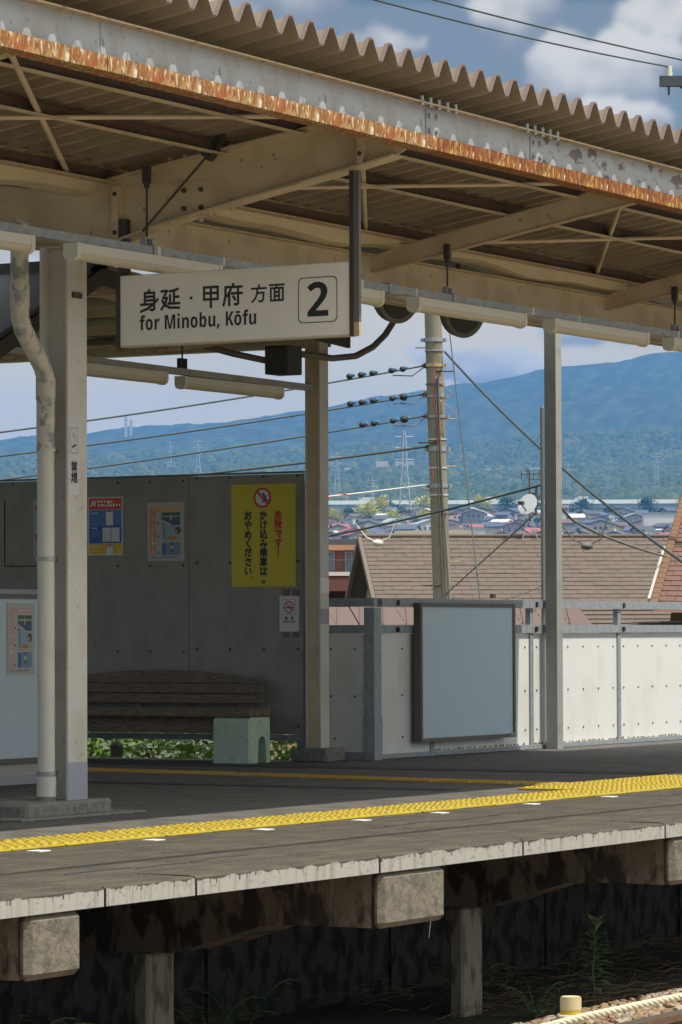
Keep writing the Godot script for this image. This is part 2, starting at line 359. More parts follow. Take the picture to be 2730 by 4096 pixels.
# ---------------------------------------------------------------- lettering
# Each sign on a 100 x 100 square, y down: strokes apart by ";", points by " ".
const GLYPH := {
	"身": "50,2 40,14;27,14 76,14 76,88 70,92 58,92;27,14 27,66;27,31 76,31;27,48 76,48;8,66 76,66;94,46 70,68 42,86 8,97",
	"延": "90,5 70,11 48,14;70,12 70,70;70,40 94,40;50,32 50,70;42,70 97,70;6,12 34,12 15,44 34,44 26,68 6,94;10,56 24,76 48,88 97,91",
	"・": "49,50 51,50",
	"甲": "15,8 85,8 85,63 15,63 15,8;15,35 85,35;50,8 50,98",
	"府": "53,2 53,15;14,15 96,15;14,15 14,56 4,95;41,26 24,54;33,42 33,96;46,44 97,44;78,26 78,90 72,94 62,93;54,58 63,72",
	"方": "50,2 50,18;5,20 95,20;40,20 38,50 28,76 9,95;38,46 81,46 77,84 70,94 52,93",
	"面": "5,8 95,8;51,8 46,26;12,26 88,26 88,96 12,96 12,26;36,26 36,96;64,26 64,96;36,48 64,48;36,71 64,71",
	"危": "38,2 12,34;36,12 68,12 56,30;10,30 92,30;20,30 18,62 6,96;38,46 74,46 74,66 60,68;38,46 38,84 46,92 84,92 92,78",
	"険": "10,6 10,98;10,6 32,6 22,34 34,52 26,64 18,62;64,4 38,34;64,4 94,34;52,33 80,33;46,44 84,44 84,64 46,64 46,44;65,34 65,66 40,96;65,66 95,96",
	"で": "8,18 88,14 56,28 44,52 56,80 82,88;70,42 78,52;84,36 92,46",
	"す": "6,20 94,20;58,4 58,62 50,72 40,66 40,50 50,42 60,52 58,76 38,96",
	"！": "50,4 49,66;49,84 49,94",
	"か": "8,28 58,26 60,50 52,90 36,86;36,4 28,50 10,92;74,20 92,52",
	"け": "16,8 12,50 18,92 28,74;40,30 94,30;72,6 74,56 56,96",
	"込": "12,8 24,22;6,40 22,40 22,70 6,86;8,84 24,82 44,92 96,94;52,8 64,8 72,40 94,74;62,20 54,50 36,76",
	"み": "20,14 54,14 36,62 18,84 8,72 18,58 46,58 94,76;80,42 76,72 56,96",
	"乗": "78,4 22,12;6,28 94,28;50,8 50,98;30,16 30,64;70,16 70,64;12,46 88,46;6,64 94,64;46,66 8,94;54,66 92,94",
	"車": "10,14 90,14;20,29 80,29 80,66 20,66 20,29;20,47 80,47;4,82 96,82;50,2 50,98",
	"は": "16,8 12,50 18,92 26,76;40,30 94,30;70,8 70,78 54,92 42,82 54,70 94,90",
	"お": "6,28 66,26;32,4 32,86 18,90 8,78 24,60 60,46 86,60 84,82 60,92;76,12 92,26",
	"や": "6,44 60,22 88,34 84,54 62,58;26,18 48,96;54,4 64,16",
	"め": "18,18 34,80;62,8 44,66 20,90 8,70 24,40 60,32 88,50 86,78 62,94",
	"く": "72,4 26,48 74,96",
	"だ": "6,24 56,22;34,4 12,94;54,46 88,44;50,66 54,86 90,88;68,12 76,24;82,6 92,18",
	"さ": "10,30 90,24;44,4 76,58;26,60 30,86 76,92",
	"い": "14,14 14,56 24,84 36,70;76,20 90,66",
	"。": "70,20 84,26 84,40 70,46 58,40 58,26 70,20",
	"禁": "6,18 46,18;26,4 26,50;24,20 6,44;28,20 46,42;54,18 94,18;74,4 74,50;72,20 54,44;76,20 94,44;22,58 78,58;6,72 94,72;50,72 50,98;30,80 16,94;70,80 86,94",
	"煙": "24,4 24,50 6,94;24,56 40,86;8,24 12,44;42,22 34,42;48,10 96,10;52,26 92,26 92,52 52,52 52,26;64,10 64,52;80,10 80,52;52,70 92,70;72,56 72,92;46,92 98,92",
	"ワ": "16,40 16,14 84,14 76,60 40,94", "ン": "14,14 36,30;14,88 60,76 90,30", "マ": "8,18 92,18 46,66;30,48 62,86",
	"カ": "8,28 86,28 78,90 60,88;46,4 42,50 10,94", "ー": "50,6 50,94", "の": "52,20 46,74 22,84 10,56 28,24 60,16 90,40 84,74 58,92",
	"り": "24,8 22,50 30,60;74,8 76,60 48,96",
	"JR": "40,8 40,62 30,78 4,78;40,8 88,8 96,20 96,36 88,46 58,46;62,46 96,78",
}

func strokes_of(ch: String) -> Array:
	var out := []
	for s in GLYPH[ch].split(";"):
		var line := []
		for p in s.split(" "):
			var xy = p.split(",")
			line.append(Vector2(float(xy[0]), float(xy[1])) / 100.0)
		out.append(line)
	return out

# flat printed strokes: o is the top left corner of the square, ax to the right and ay down, both one square long
func glyph_mesh(b: MB, ch: String, o: Vector3, ax: Vector3, ay: Vector3, pen: float, out: Vector3) -> void:
	var lift := 0.0
	for line in strokes_of(ch):
		for k in line.size() - 1:
			var p: Vector2 = line[k]
			var q: Vector2 = line[k + 1]
			var d := (q - p).normalized()
			p -= d * pen * 0.45
			q += d * pen * 0.45
			var w := Vector2(-d.y, d.x) * pen * 0.5
			lift += 0.00006
			var e := out * (0.0008 + lift)
			b.quad(o + ax * (p.x - w.x) + ay * (p.y - w.y) + e, o + ax * (q.x - w.x) + ay * (q.y - w.y) + e, o + ax * (q.x + w.x) + ay * (q.y + w.y) + e, o + ax * (p.x + w.x) + ay * (p.y + w.y) + e, out)

# Latin lettering, fitted into the rectangle at o (bottom left), w wide and h high
func text_mesh(b: MB, words: String, o: Vector3, ax: Vector3, ay: Vector3, w: float, h: float, out: Vector3, bold := true) -> void:
	var f := SystemFont.new()
	f.font_names = PackedStringArray(["Droid Sans"])
	f.font_weight = 700 if bold else 400
	var t := TextMesh.new()
	t.font = f
	t.text = words
	t.font_size = 64
	t.depth = 0.0
	t.curve_step = 2.0
	var a := t.get_mesh_arrays()
	var vs: PackedVector3Array = a[Mesh.ARRAY_VERTEX]
	var ix: PackedInt32Array = a[Mesh.ARRAY_INDEX]
	if vs.is_empty(): return
	var lo := vs[0]
	var hi := vs[0]
	for p in vs:
		lo = lo.min(p); hi = hi.max(p)
	for k in range(0, ix.size() if ix.size() else vs.size(), 3):
		var q := []
		for j in 3:
			var p := vs[ix[k + j]] if ix.size() else vs[k + j]
			q.append(o + ax * ((p.x - lo.x) / (hi.x - lo.x) * w) + ay * ((p.y - lo.y) / (hi.y - lo.y) * h) + out * 0.001)
		b.flat(q[0], q[1], q[2], out)

# prints drawn into a small image
class Print:
	var im: Image
	func _init(w: int, h: int, c: Color) -> void:
		im = Image.create_empty(w, h, false, Image.FORMAT_RGB8)
		im.fill(c)
	func rect(x: float, y: float, w: float, h: float, c: Color) -> void:
		im.fill_rect(Rect2i(int(x), int(y), maxi(1, int(w)), maxi(1, int(h))), c)
	func line(p: Vector2, q: Vector2, pen: float, c: Color) -> void:
		var r := pen * 0.5
		for y in range(maxi(0, int(minf(p.y, q.y) - r - 1)), mini(im.get_height(), int(maxf(p.y, q.y) + r + 2))):
			for x in range(maxi(0, int(minf(p.x, q.x) - r - 1)), mini(im.get_width(), int(maxf(p.x, q.x) + r + 2))):
				var s := Vector2(x + 0.5, y + 0.5)
				var near := Geometry2D.get_closest_point_to_segment(s, p, q)
				var k := clampf(r + 0.5 - s.distance_to(near), 0, 1)
				if k > 0: im.set_pixel(x, y, im.get_pixel(x, y).lerp(c, k))
	func disc(m: Vector2, r: float, c: Color, squash := 1.0) -> void:
		for y in range(maxi(0, int(m.y - r - 1)), mini(im.get_height(), int(m.y + r + 2))):
			for x in range(maxi(0, int(m.x - r - 1)), mini(im.get_width(), int(m.x + r + 2))):
				var k := clampf(r + 0.5 - Vector2((x + 0.5 - m.x) / squash, y + 0.5 - m.y).length(), 0, 1)
				if k > 0: im.set_pixel(x, y, im.get_pixel(x, y).lerp(c, k))
	func dashes(x: float, y: float, w: float, h: float, c: Color, seed_: int) -> void:   # body text too small to read
		var g := RandomNumberGenerator.new()
		g.seed = seed_
		var at := x
		while at < x + w:
			var l := g.randf_range(h * 0.5, h * 1.2)
			rect(at, y + g.randf() * h * 0.2, minf(l, x + w - at), h * g.randf_range(0.6, 1.0), c)
			at += l + h * 0.35
	func material() -> StandardMaterial3D:
		var m := StandardMaterial3D.new()
		m.albedo_texture = ImageTexture.create_from_image(im)
		m.roughness = 0.45
		return m

func print_glyphs(p: Print, words: Array, x: float, y: float, size: float, pen: float, step: Vector2, c: Color) -> void:
	for ch in words:
		for l in strokes_of(ch):
			for k in l.size() - 1: p.line(Vector2(x, y) + l[k] * size, Vector2(x, y) + l[k + 1] * size, pen, c)
		x += step.x
		y += step.y

# a thin sheet facing `out`, its picture the right way up
func sheet(called: String, label: String, category: String, tl: Vector3, ax: Vector3, w: float, h: float, out: Vector3, m: Material, group := "", thick := 0.002) -> Node3D:
	var root := thing(called, label, category, tl - Vector3(0, h, 0), group)
	var b := MB.new()
	var a := tl + out * thick
	var dn := Vector3(0, -h, 0)
	b.quad(a + dn, a + dn + ax * w, a + ax * w, a, out)
	part("printed_face", b, m, root)
	var e := MB.new()
	e.box(tl + ax * w * 0.5 + dn * 0.5 + out * (thick * 0.5 - 0.0003), Vector3(absf(ax.x) * w + absf(out.x) * (thick - 0.0008), h, absf(ax.z) * w + absf(out.z) * (thick - 0.0008)))
	part("backing", e, mats.sign_white, root)
	return root

func tw(aside: float, ahead: float, y: float) -> Vector3:     # the town's own axes
	return EYE * Vector3(1, 0, 1) + AHEAD * ahead + ASIDE * aside + Vector3(0, y, 0)

# ---------------------------------------------------------------- the scene
func _ready() -> void:
	rng.seed = 20240611
	var cam := Camera3D.new()
	cam.name = "camera"
	var pitch := 0.033695
	var fw := AHEAD * cos(pitch) + Vector3.UP * sin(pitch)
	var up0 := Vector3.UP * cos(pitch) - AHEAD * sin(pitch)
	var roll := 0.0035
	var rt := ASIDE * cos(roll) - up0 * sin(roll)
	var up1 := up0 * cos(roll) + ASIDE * sin(roll)
	add_child(cam)
	cam.transform = Transform3D(Basis(rt, up1, -fw), EYE)
	cam.fov = 16.301
	cam.near = 0.1
	cam.far = 40000.0
	cam.current = true
	var we := WorldEnvironment.new()
	we.name = "environment"
	var env := Environment.new()
	env.background_mode = Environment.BG_SKY
	var sky := Sky.new()
	var pano := PanoramaSkyMaterial.new()
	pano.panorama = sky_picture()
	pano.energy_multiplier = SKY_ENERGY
	sky.sky_material = pano
	env.sky = sky
	env.tonemap_mode = Environment.TONE_MAPPER_LINEAR
	env.tonemap_exposure = EXPOSURE
	env.sdfgi_enabled = true
	env.ssao_enabled = true
	env.ssil_enabled = true
	env.fog_enabled = true
	env.fog_density = FOG
	env.fog_light_color = Color(0.35, 0.65, 1.0)
	we.environment = env
	add_child(we)
	var sun := DirectionalLight3D.new()
	sun.name = "sun"
	sun.light_energy = SUN
	sun.light_color = Color(1.0, 0.965, 0.91)
	sun.light_angular_distance = 0.5
	sun.shadow_enabled = true
	add_child(sun)
	sun.transform = Transform3D(Basis.looking_at(-Vector3(0.09, 2.06, 1.0).normalized()), Vector3.ZERO)
	make_materials()
	land()
	platform()
	track()
	canopy()
	shelter()
	fence_and_boards()
	sign_and_prints()
	bench()
	lamps()
	poles_and_wires()
	near_houses()
	far_town()
	plants()

const SUN_SIDE := Vector3(0.0393, 0.8989, 0.4364)
const SKY_ENERGY := 1.0
const EXPOSURE := 2.65
const SUN := 0.6
const FOG := 0.000105

func sky_picture() -> ImageTexture:
	var n1 := FastNoiseLite.new()
	n1.seed = 3; n1.frequency = 2.6; n1.fractal_octaves = 5; n1.noise_type = FastNoiseLite.TYPE_SIMPLEX_SMOOTH
	var n2 := FastNoiseLite.new()
	n2.seed = 8; n2.frequency = 28.0; n2.fractal_octaves = 6; n2.noise_type = FastNoiseLite.TYPE_SIMPLEX_SMOOTH
	# heaps of cloud ahead of the lens: azimuth to the right of it, height (both degrees), half width, half height, weight
	var heaps := [[-1.2, 10.4, 1.5, 1.1, 0.95], [0.3, 9.6, 0.9, 0.8, 0.5], [3.0, 10.1, 0.75, 0.8, 1.0], [3.5, 9.1, 0.5, 0.7, 0.75], [2.6, 10.6, 1.2, 0.5, 0.7], [4.9, 8.9, 0.9, 0.8, 0.7], [4.6, 8.1, 0.8, 0.45, 0.95], [5.3, 9.9, 0.8, 0.7, 0.65], [-6.0, 8.5, 2.0, 1.2, 0.8], [8.5, 9.5, 2.2, 1.5, 0.9],
		[1.9, 4.3, 1.0, 0.35, 0.6], [-2.4, 4.9, 1.0, 0.4, 0.35], [4.2, 4.9, 0.8, 0.3, 0.5], [-5.0, 5.6, 0.5, 0.4, 0.6], [0.0, 5.6, 1.6, 0.4, 0.3]]
	var W := 4096
	var H := 2048
	var low := Image.create_empty(1024, 512, false, Image.FORMAT_RGB8)
	for y in 512:
		var el := 90.0 - (y + 0.5) * 180.0 / 512
		for x in 1024:
			if el < -1.0: low.set_pixel(x, y, Color(0.5, 0.53, 0.55))
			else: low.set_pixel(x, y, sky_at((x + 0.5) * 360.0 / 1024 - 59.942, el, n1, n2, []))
	low.resize(W, H, Image.INTERPOLATE_BILINEAR)
	for y in range(int((90 - 17) * H / 180.0), int((90 + 0.5) * H / 180.0)):
		for x in range(int((59.942 - 14) * W / 360.0), int((59.942 + 14) * W / 360.0)):
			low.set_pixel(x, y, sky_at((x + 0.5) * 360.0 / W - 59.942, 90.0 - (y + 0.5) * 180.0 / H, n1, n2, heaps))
	return ImageTexture.create_from_image(low)

func sky_at(az: float, el: float, n1: FastNoiseLite, n2: FastNoiseLite, heaps: Array) -> Color:
	var a := deg_to_rad(az)
	var e := deg_to_rad(el)
	var d := Vector3(sin(a) * cos(e), sin(e), cos(a) * cos(e))
	var s := clampf(el / 90.0, 0, 1)
	var c := Color(0.43, 0.345, 0.17).lerp(Color(0.062, 0.078, 0.064), smoothstep(3.8, 8.8, el))
	c = c.lerp(Color(0.13, 0.17, 0.22), smoothstep(0.1, 0.8, s))
	var q := d / (absf(d.y) + 0.12)
	var fine := n2.get_noise_3d(d.x, d.y * 1.5, d.z)
	var cover := n1.get_noise_3d(q.x, 0.0, q.z) + fine * 0.3 + 0.2
	var lift := n1.get_noise_3d(q.x * 1.03, 0.0, q.z * 1.03) - n1.get_noise_3d(q.x, 0.0, q.z)
	var den := smoothstep(0.0, 0.28, cover) * smoothstep(2.0, 14.0, el) * 0.95
	var white := clampf(0.75 + lift * 3.0 + fine * 0.3, 0, 1)
	var sunward_fill := 1.0 + 3.0 * pow(maxf(0.0, d.dot(Vector3(SUN_SIDE.dot(ASIDE), SUN_SIDE.y, SUN_SIDE.dot(AHEAD)))), 2.0)  # extra sky brightness towards the sun, added to fill the canopy shade
	if heaps.size():
		var best := -1.0
		var tone := 0.6
		for h in heaps:
			var x: float = (az - h[0]) / h[2]
			var y: float = (el - h[1]) / h[3]
			var r: float = h[4] * (1.0 - (x * x + y * y) * 0.6) + fine * 1.05
			if r > best:
				best = r
				tone = clampf(0.55 + y * 0.42 + fine * 0.7, 0, 1)
		var edge := smoothstep(13.5, 8.0, absf(az))
		var k := smoothstep(0.22, 0.34, best) * edge
		den = lerpf(den * (1.0 - edge), 1.0, k * 0.95)
		white = lerpf(white, tone, edge)
	var veil := smoothstep(0.15, 0.55, n2.get_noise_3d(d.x * 0.35, d.y * 1.2, d.z * 0.35) * 0.6 + 0.35) * smoothstep(10.0, 4.0, el) * 0.6
	c = c.lerp(Color(0.45, 0.375, 0.22), veil)
	var cloud := Color(0.12, 0.116, 0.10).lerp(Color(0.37, 0.34, 0.275), smoothstep(0.25, 0.85, white))
	c = c.lerp(cloud, den) * sunward_fill
	return c.linear_to_srgb()

# ---------------------------------------------------------------- land
func ridge_angle(a: float) -> float:       # how high the far slope stands above the eye, by bearing
	var k := [[-3.2, 0.02], [-0.6, 0.03], [-0.25, 0.050], [-0.0955, 0.0540], [-0.071, 0.0556], [-0.0114, 0.0617], [0.0566, 0.0732], [0.0955, 0.0782], [0.25, 0.094], [0.6, 0.08], [3.2, 0.02]]
	for i in k.size() - 1:
		if a <= k[i + 1][0]: return lerpf(k[i][1], k[i + 1][1], clampf((a - k[i][0]) / (k[i + 1][0] - k[i][0]), 0, 1))
	return 0.02

func land_height(d: float, a: float, hum: FastNoiseLite) -> float:
	var k := [[0.0, -1.05], [60.0, -4.2], [110.0, -5.0], [300.0, -3.0], [700.0, 6.0], [1500.0, 32.0], [1800.0, 45.0], [2600.0, 84.0], [3000.0, 106.0], [4000.0, 168.0], [5000.0, 228.0]]
	var ahead := smoothstep(1.6, 0.5, absf(a))
	var y := 0.0
	if d <= 5000.0:
		for i in k.size() - 1:
			if d <= k[i + 1][0]:
				y = lerpf(k[i][1], k[i + 1][1], (d - k[i][0]) / (k[i + 1][0] - k[i][0]))
				break
	else:
		var top := ridge_angle(a) * 7400.0
		y = lerpf(228.0, top, pow(minf((d - 5000.0) / 2400.0, 1.0), 0.9)) - maxf(0.0, d - 7400.0) * 0.3
	y = lerpf(minf(y, -1.05 - minf(d, 200.0) * 0.01), y, ahead)
	if d > 300.0: y += hum.get_noise_2d(a * 3000.0, d * 0.25) * minf(d * 0.0035, 12.0)
	return y

func land() -> void:
	var hum := FastNoiseLite.new()
	hum.seed = 4; hum.frequency = 0.012; hum.fractal_octaves = 5
	var tint := FastNoiseLite.new()
	tint.seed = 9; tint.frequency = 0.02; tint.fractal_octaves = 5
	var ang := []
	var a := -PI
	while a < PI - 0.001:
		ang.append(a)
		a += 0.0018 if absf(a + 0.0009) < 0.13 else (0.012 if absf(a) < 0.4 else 0.09)
	ang.append(PI)
	var ds := [9.0, 14.0, 20.0, 28.0, 40.0, 60.0, 85.0, 110.0, 160.0, 230.0, 300.0, 420.0, 560.0, 700.0, 900.0, 1100.0, 1300.0, 1500.0, 1650.0, 1800.0, 1950.0, 2100.0, 2250.0, 2400.0, 2600.0]
	var d := 2600.0
	while d < 5000.0:
		d *= 1.018; ds.append(d)
	while d < 7300.0:
		d *= 1.01; ds.append(d)
	ds.append(7400.0); ds.append(8100.0)
	var split := 0
	while ds[split] < 4900.0: split += 1
	for piece in 2:
		var rows := range(0, split + 1) if piece == 0 else range(split, ds.size())
		var b := MB.new()
		var grid := []
		var cols := []
		for i in rows:
			var row := []
			var crow := []
			for w in ang:
				var y := land_height(ds[i], w, hum)
				if ds[i] > 5000.0 and ds[i] < 7390.0 and absf(w) < 0.4: y += (absf(tint.get_noise_2d(w * 5000.0, ds[i] * 0.12)) * 11.0 + absf(tint.get_noise_2d(w * 24000.0, ds[i] * 0.8)) * 6.0) * smoothstep(7400.0, 6600.0, ds[i])
				if ds[i] >= 7390.0 and ds[i] < 7500.0 and absf(w) < 0.4: y += tint.get_noise_2d(w * 40000.0, 3.0) * 3.0
				row.append(AHEAD * cos(w) * ds[i] + ASIDE * sin(w) * ds[i] + Vector3(0, y, 0))
				var t := tint.get_noise_2d(w * 9000.0, ds[i] * 0.22) * 0.5 + 0.5
				var t2 := tint.get_noise_2d(w * 30000.0 + 500.0, ds[i] * 0.6) * 0.5 + 0.5
				var c := Color(0.012, 0.036, 0.030).lerp(Color(0.045, 0.08, 0.05), smoothstep(0.35, 0.75, t * 0.6 + t2 * 0.4))
				if ds[i] > 2900.0 and ds[i] < 5000.0 and t > 0.62 and t2 > 0.5: c = Color(0.10, 0.115, 0.045)
				if ds[i] < 2600.0: c = Color(0.10, 0.095, 0.075).lerp(Color(0.05, 0.07, 0.03), t)
				if row[-1].z < -8.5 and ds[i] < 60.0: c = Color(0.05, 0.07, 0.02)
				elif ds[i] <= 20.0: c = Color(0.40, 0.35, 0.27)  # unseen near ground, made pale to bounce light under the canopy
				elif ds[i] < 60.0: c = Color(0.10, 0.10, 0.06)
				crow.append(c)
			grid.append(row); cols.append(crow)
		var nrm := []
		for i in grid.size():
			var nr := []
			for j in ang.size():
				var u: Vector3 = grid[i][mini(j + 1, ang.size() - 1)] - grid[i][maxi(j - 1, 0)]
				var w: Vector3 = grid[mini(i + 1, grid.size() - 1)][j] - grid[maxi(i - 1, 0)][j]
				var q := u.cross(w).normalized()
				nr.append(q if q.y > 0 else -q)
			nrm.append(nr)
		for i in grid.size() - 1:
			for j in ang.size() - 1:
				var k := [[i, j], [i, j + 1], [i + 1, j + 1], [i + 1, j]]
				for t in [[0, 1, 2], [0, 2, 3]]:
					var p := []
					var n3 := []
					var c3 := []
					for m in t:
						p.append(grid[k[m][0]][k[m][1]]); n3.append(nrm[k[m][0]][k[m][1]]); c3.append(cols[k[m][0]][k[m][1]])
					b.tric(p[0], p[1], p[2], n3, c3)
		if piece == 0:   # the middle, under the eye
			b.col = Color(0.40, 0.35, 0.27)  # same pale tone, lightened for bounce
			for j in ang.size() - 1: b.flat(Vector3(0, -1.05, 0), grid[0][j], grid[0][j + 1], Vector3.UP)
		setting("ground" if piece == 0 else "mountain", b, mats.tinted)

# ---------------------------------------------------------------- platform
func edge_paint(seed_: int) -> StandardMaterial3D:
	var p := Print.new(512, 32, Color(0.62, 0.60, 0.56).linear_to_srgb())
	var f := FastNoiseLite.new()
	f.seed = seed_; f.frequency = 0.03; f.fractal_octaves = 4
	for x in 512:
		var streak := f.get_noise_2d(x * 1.6, 0) * 0.5 + 0.5
		var ragged := 2.0 + f.get_noise_2d(x * 0.5, 40) * 8.0 + (8.0 if f.get_noise_2d(x * 2.4, 80) > 0.38 else 0.0)
		for y in 32:
			var c := Color(0.35, 0.343, 0.32).lerp(Color(0.22, 0.2, 0.165), smoothstep(0.5, 0.78, streak) * 0.7)
			c = c.lerp(Color(0.22, 0.2, 0.15), smoothstep(0.25, 0.6, f.get_noise_2d(x * 1.2, y * 2.0 + 200)) * 0.8)
			c = c.lerp(Color(0.06, 0.056, 0.044), smoothstep(ragged + 1.5, ragged - 1.0, float(y)))
			p.im.set_pixel(x, y, c.linear_to_srgb())
	var m := p.material()
	m.roughness = 0.85
	return m

func platform() -> void:
	var root := Node3D.new()
	root.name = "platform"
	add_child(root)
	root.set_meta("kind", "structure")
	var b := MB.new()
	b.span(Vector3(-14, -0.085, -12.8), Vector3(60, 0, -8.76))
	b.span(Vector3(15.6, -0.2, -19), Vector3(22.14, 0, -12.801))
	part("asphalt_surface", b, mats.asphalt, root)
	b = MB.new()
	b.span(Vector3(-14, -0.085, -8.7598), Vector3(60, 0, -7.6))
	part("worn_front_strip", b, mats.asphalt_front, root)
	var paints := [edge_paint(71), edge_paint(72), edge_paint(73), edge_paint(74)]
	# coping blocks with worn white faces
	var x := -3.0
	var k := 0
	while x < 34.0:
		var w: float = [1.42, 1.3, 1.5, 0.62][k % 4]
		var e := MB.new()
		var poly := [Vector2(-7.598, -0.0775), Vector2(-7.598, -0.001), Vector2(-7.345, -0.002 - 0.002 * (k % 3)), Vector2(-7.322, -0.006), Vector2(-7.312, -0.013), Vector2(-7.312, -0.0775)]
		e.prism(poly, Vector3(x + 0.006, 0, 0), Vector3.BACK, Vector3.UP, Vector3(w - 0.012, 0, 0))
		var blk := part("coping_block", e, mats.asphalt_front, root)
		var f := MB.new()
		f.quad(Vector3(x + 0.008, -0.077, -7.309), Vector3(x + w - 0.008, -0.077, -7.309), Vector3(x + w - 0.008, -0.011, -7.309), Vector3(x + 0.008, -0.011, -7.309), Vector3.BACK)
		part("white_face", f, paints[k % 4], blk)
		x += w
		k += 1
	# trench patches across the platform
	b = MB.new()
	b.span(Vector3(18.3, 0.0, -12.6), Vector3(18.5, 0.004, -9.9))
	b.span(Vector3(20.95, 0.0, -15.5), Vector3(21.3, 0.004, -9.7))
	part("asphalt_patch", b, mats.asphalt_dark, root)
	b = MB.new()
	for p in [[-7.75, 11.3, 12.6], [-8.32, 14.6, 16.2], [-8.5, 18.2, 19.9]]:
		var xx: float = p[1]
		while xx < p[2]:
			b.box(Vector3(xx + 0.11, 0.0015, p[0] + sin(xx * 7.0) * 0.03), Vector3(0.235, 0.003, 0.009), Basis(Vector3.UP, sin(xx * 13.0) * 0.16))
			xx += 0.22
	part("crack_and_shadow_line", b, mats.asphalt_dark, root)  # wavy dark lines: cracks, the farthest one drawn for a faint shadow line
	b = MB.new()
	for w in [9.85, 10.75, 11.6, 12.47, 13.36, 14.3, 15.22, 16.02, 17.05, 18.0, 19.4, 20.4]:
		b.box(Vector3(w, 0.002, -8.7), Vector3(0.085, 0.004, 0.07))
	var marks := part("painted_marking", b, mats.white_paint, root)
	marks.set_meta("label", "small white squares painted in front of the yellow strip")
	# tactile paving
	var dots := MB.new()
	dots.rbox(Vector3(0, 0.005, 0), Vector3(0.392, 0.01, 0.392), 0.003)
	for i in 6:
		for j in 6:
			var o := Vector3((i - 2.5) * 0.062, 0.01, (j - 2.5) * 0.062)
			var ring := []
			for s in 8:
				var an := TAU * s / 8
				ring.append([o + Vector3(cos(an) * 0.023, 0, sin(an) * 0.023), o + Vector3(cos(an) * 0.013, 0.009, sin(an) * 0.013), Vector3(cos(an), 0.9, sin(an)).normalized()])
			for s in 8:
				var p = ring[s]
				var q = ring[(s + 1) % 8]
				dots.tri(p[0], q[0], q[1], p[2], q[2], q[2]); dots.tri(p[0], q[1], p[1], p[2], q[2], p[2])
				dots.tri(p[1], q[1], o + Vector3(0, 0.0095, 0), p[2], q[2], Vector3.UP)
	var dm := dots.mesh()
	var strip := thing("tactile_paving", "long strip of bright yellow dotted paving tiles along the platform edge", "tactile paving", Vector3(0, 0, -8.98))
	for i in 66:
		tile(strip, dm, Vector3(5.0 + i * 0.4, 0.0006 * (i % 3), 0.004 * sin(i * 2.3)), mats.yellow_block)
	var wedge := thing("tactile_paving", "short second row of yellow tiles where the guide path joins the strip", "tactile paving", Vector3(18.6, 0, -9.39))
	for i in 5:
		tile(wedge, dm, Vector3(0.2 + i * 0.4, 0.0006 * (i % 2), 0), mats.yellow_block)
	var bars := MB.new()
	bars.rbox(Vector3(0, 0.004, 0), Vector3(0.29, 0.008, 0.294), 0.002)
	for i in 4: bars.rbox(Vector3((i - 1.5) * 0.07, 0.0095, 0), Vector3(0.026, 0.007, 0.27), 0.003)
	var bm := bars.mesh()
	var path := thing("guide_path", "dull ochre line of barred paving tiles leading back past the bench", "tactile paving", Vector3(19.15, 0, -9.75))
	for i in 26:
		tile(path, bm, Vector3(0.12 + 0.058 * i, 0.0005 * (i % 2), -0.3 * i), mats.yellow_worn, -0.19)
	under_platform()

func tile(root: Node3D, m: Mesh, at: Vector3, mat_: Material, turn := 0.0) -> void:
	var o := MeshInstance3D.new()
	o.mesh = m
	o.material_override = mat_
	o.name = "tile"
	root.add_child(o, true)
	o.position = at
	o.rotation.y = turn

func under_platform() -> void:
	var xs := [7.7, 10.385, 12.93, 15.8, 18.6, 21.4]
	var names := ["out at the left", "nearest the left edge of the photo", "in the middle with a broad pale end", "at the right edge of the photo", "farther right", "farthest right"]
	for i in xs.size():
		var w: float = 0.56 if i == 2 else 0.34
		var o := thing("bracket_beam", "stained concrete bracket beam under the platform, %s" % names[i], "beam", Vector3(xs[i], -0.46, -8.4), "beams carrying the platform")
		var b := MB.new()
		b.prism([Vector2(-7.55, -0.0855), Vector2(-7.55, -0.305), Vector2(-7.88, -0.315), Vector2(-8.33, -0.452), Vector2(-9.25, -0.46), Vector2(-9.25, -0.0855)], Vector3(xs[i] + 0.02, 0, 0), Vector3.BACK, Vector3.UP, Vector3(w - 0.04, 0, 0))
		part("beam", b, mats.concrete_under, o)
		b = MB.new()
		b.rbox(Vector3(xs[i] + w * 0.5 + 0.04, -0.195, -7.345), Vector3(w, 0.234, 0.06), 0.024)
		part("end_block", b, mats.concrete, o)
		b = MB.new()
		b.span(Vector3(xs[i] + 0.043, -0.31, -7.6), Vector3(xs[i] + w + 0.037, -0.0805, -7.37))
		part("end_block_side", b, mats.concrete_under, o)  # stained concrete, its darkness also standing in for shade on this side
		var c := thing("concrete_column", "square stained concrete column below the platform, under the bracket beam %s" % names[i], "column", Vector3(xs[i] + 0.1, -1.1, -8.48), "columns carrying the platform")
		b = MB.new()
		b.rbox(Vector3(xs[i] + 0.108, -0.785, -8.49), Vector3(0.215, 0.65, 0.08), 0.012)
		part("shaft", b, mats.concrete_column, c)
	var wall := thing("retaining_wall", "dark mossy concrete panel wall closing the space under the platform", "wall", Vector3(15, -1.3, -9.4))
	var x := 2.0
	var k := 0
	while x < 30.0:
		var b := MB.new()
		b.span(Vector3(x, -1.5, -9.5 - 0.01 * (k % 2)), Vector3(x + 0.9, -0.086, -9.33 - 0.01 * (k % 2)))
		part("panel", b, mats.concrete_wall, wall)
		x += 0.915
		k += 1

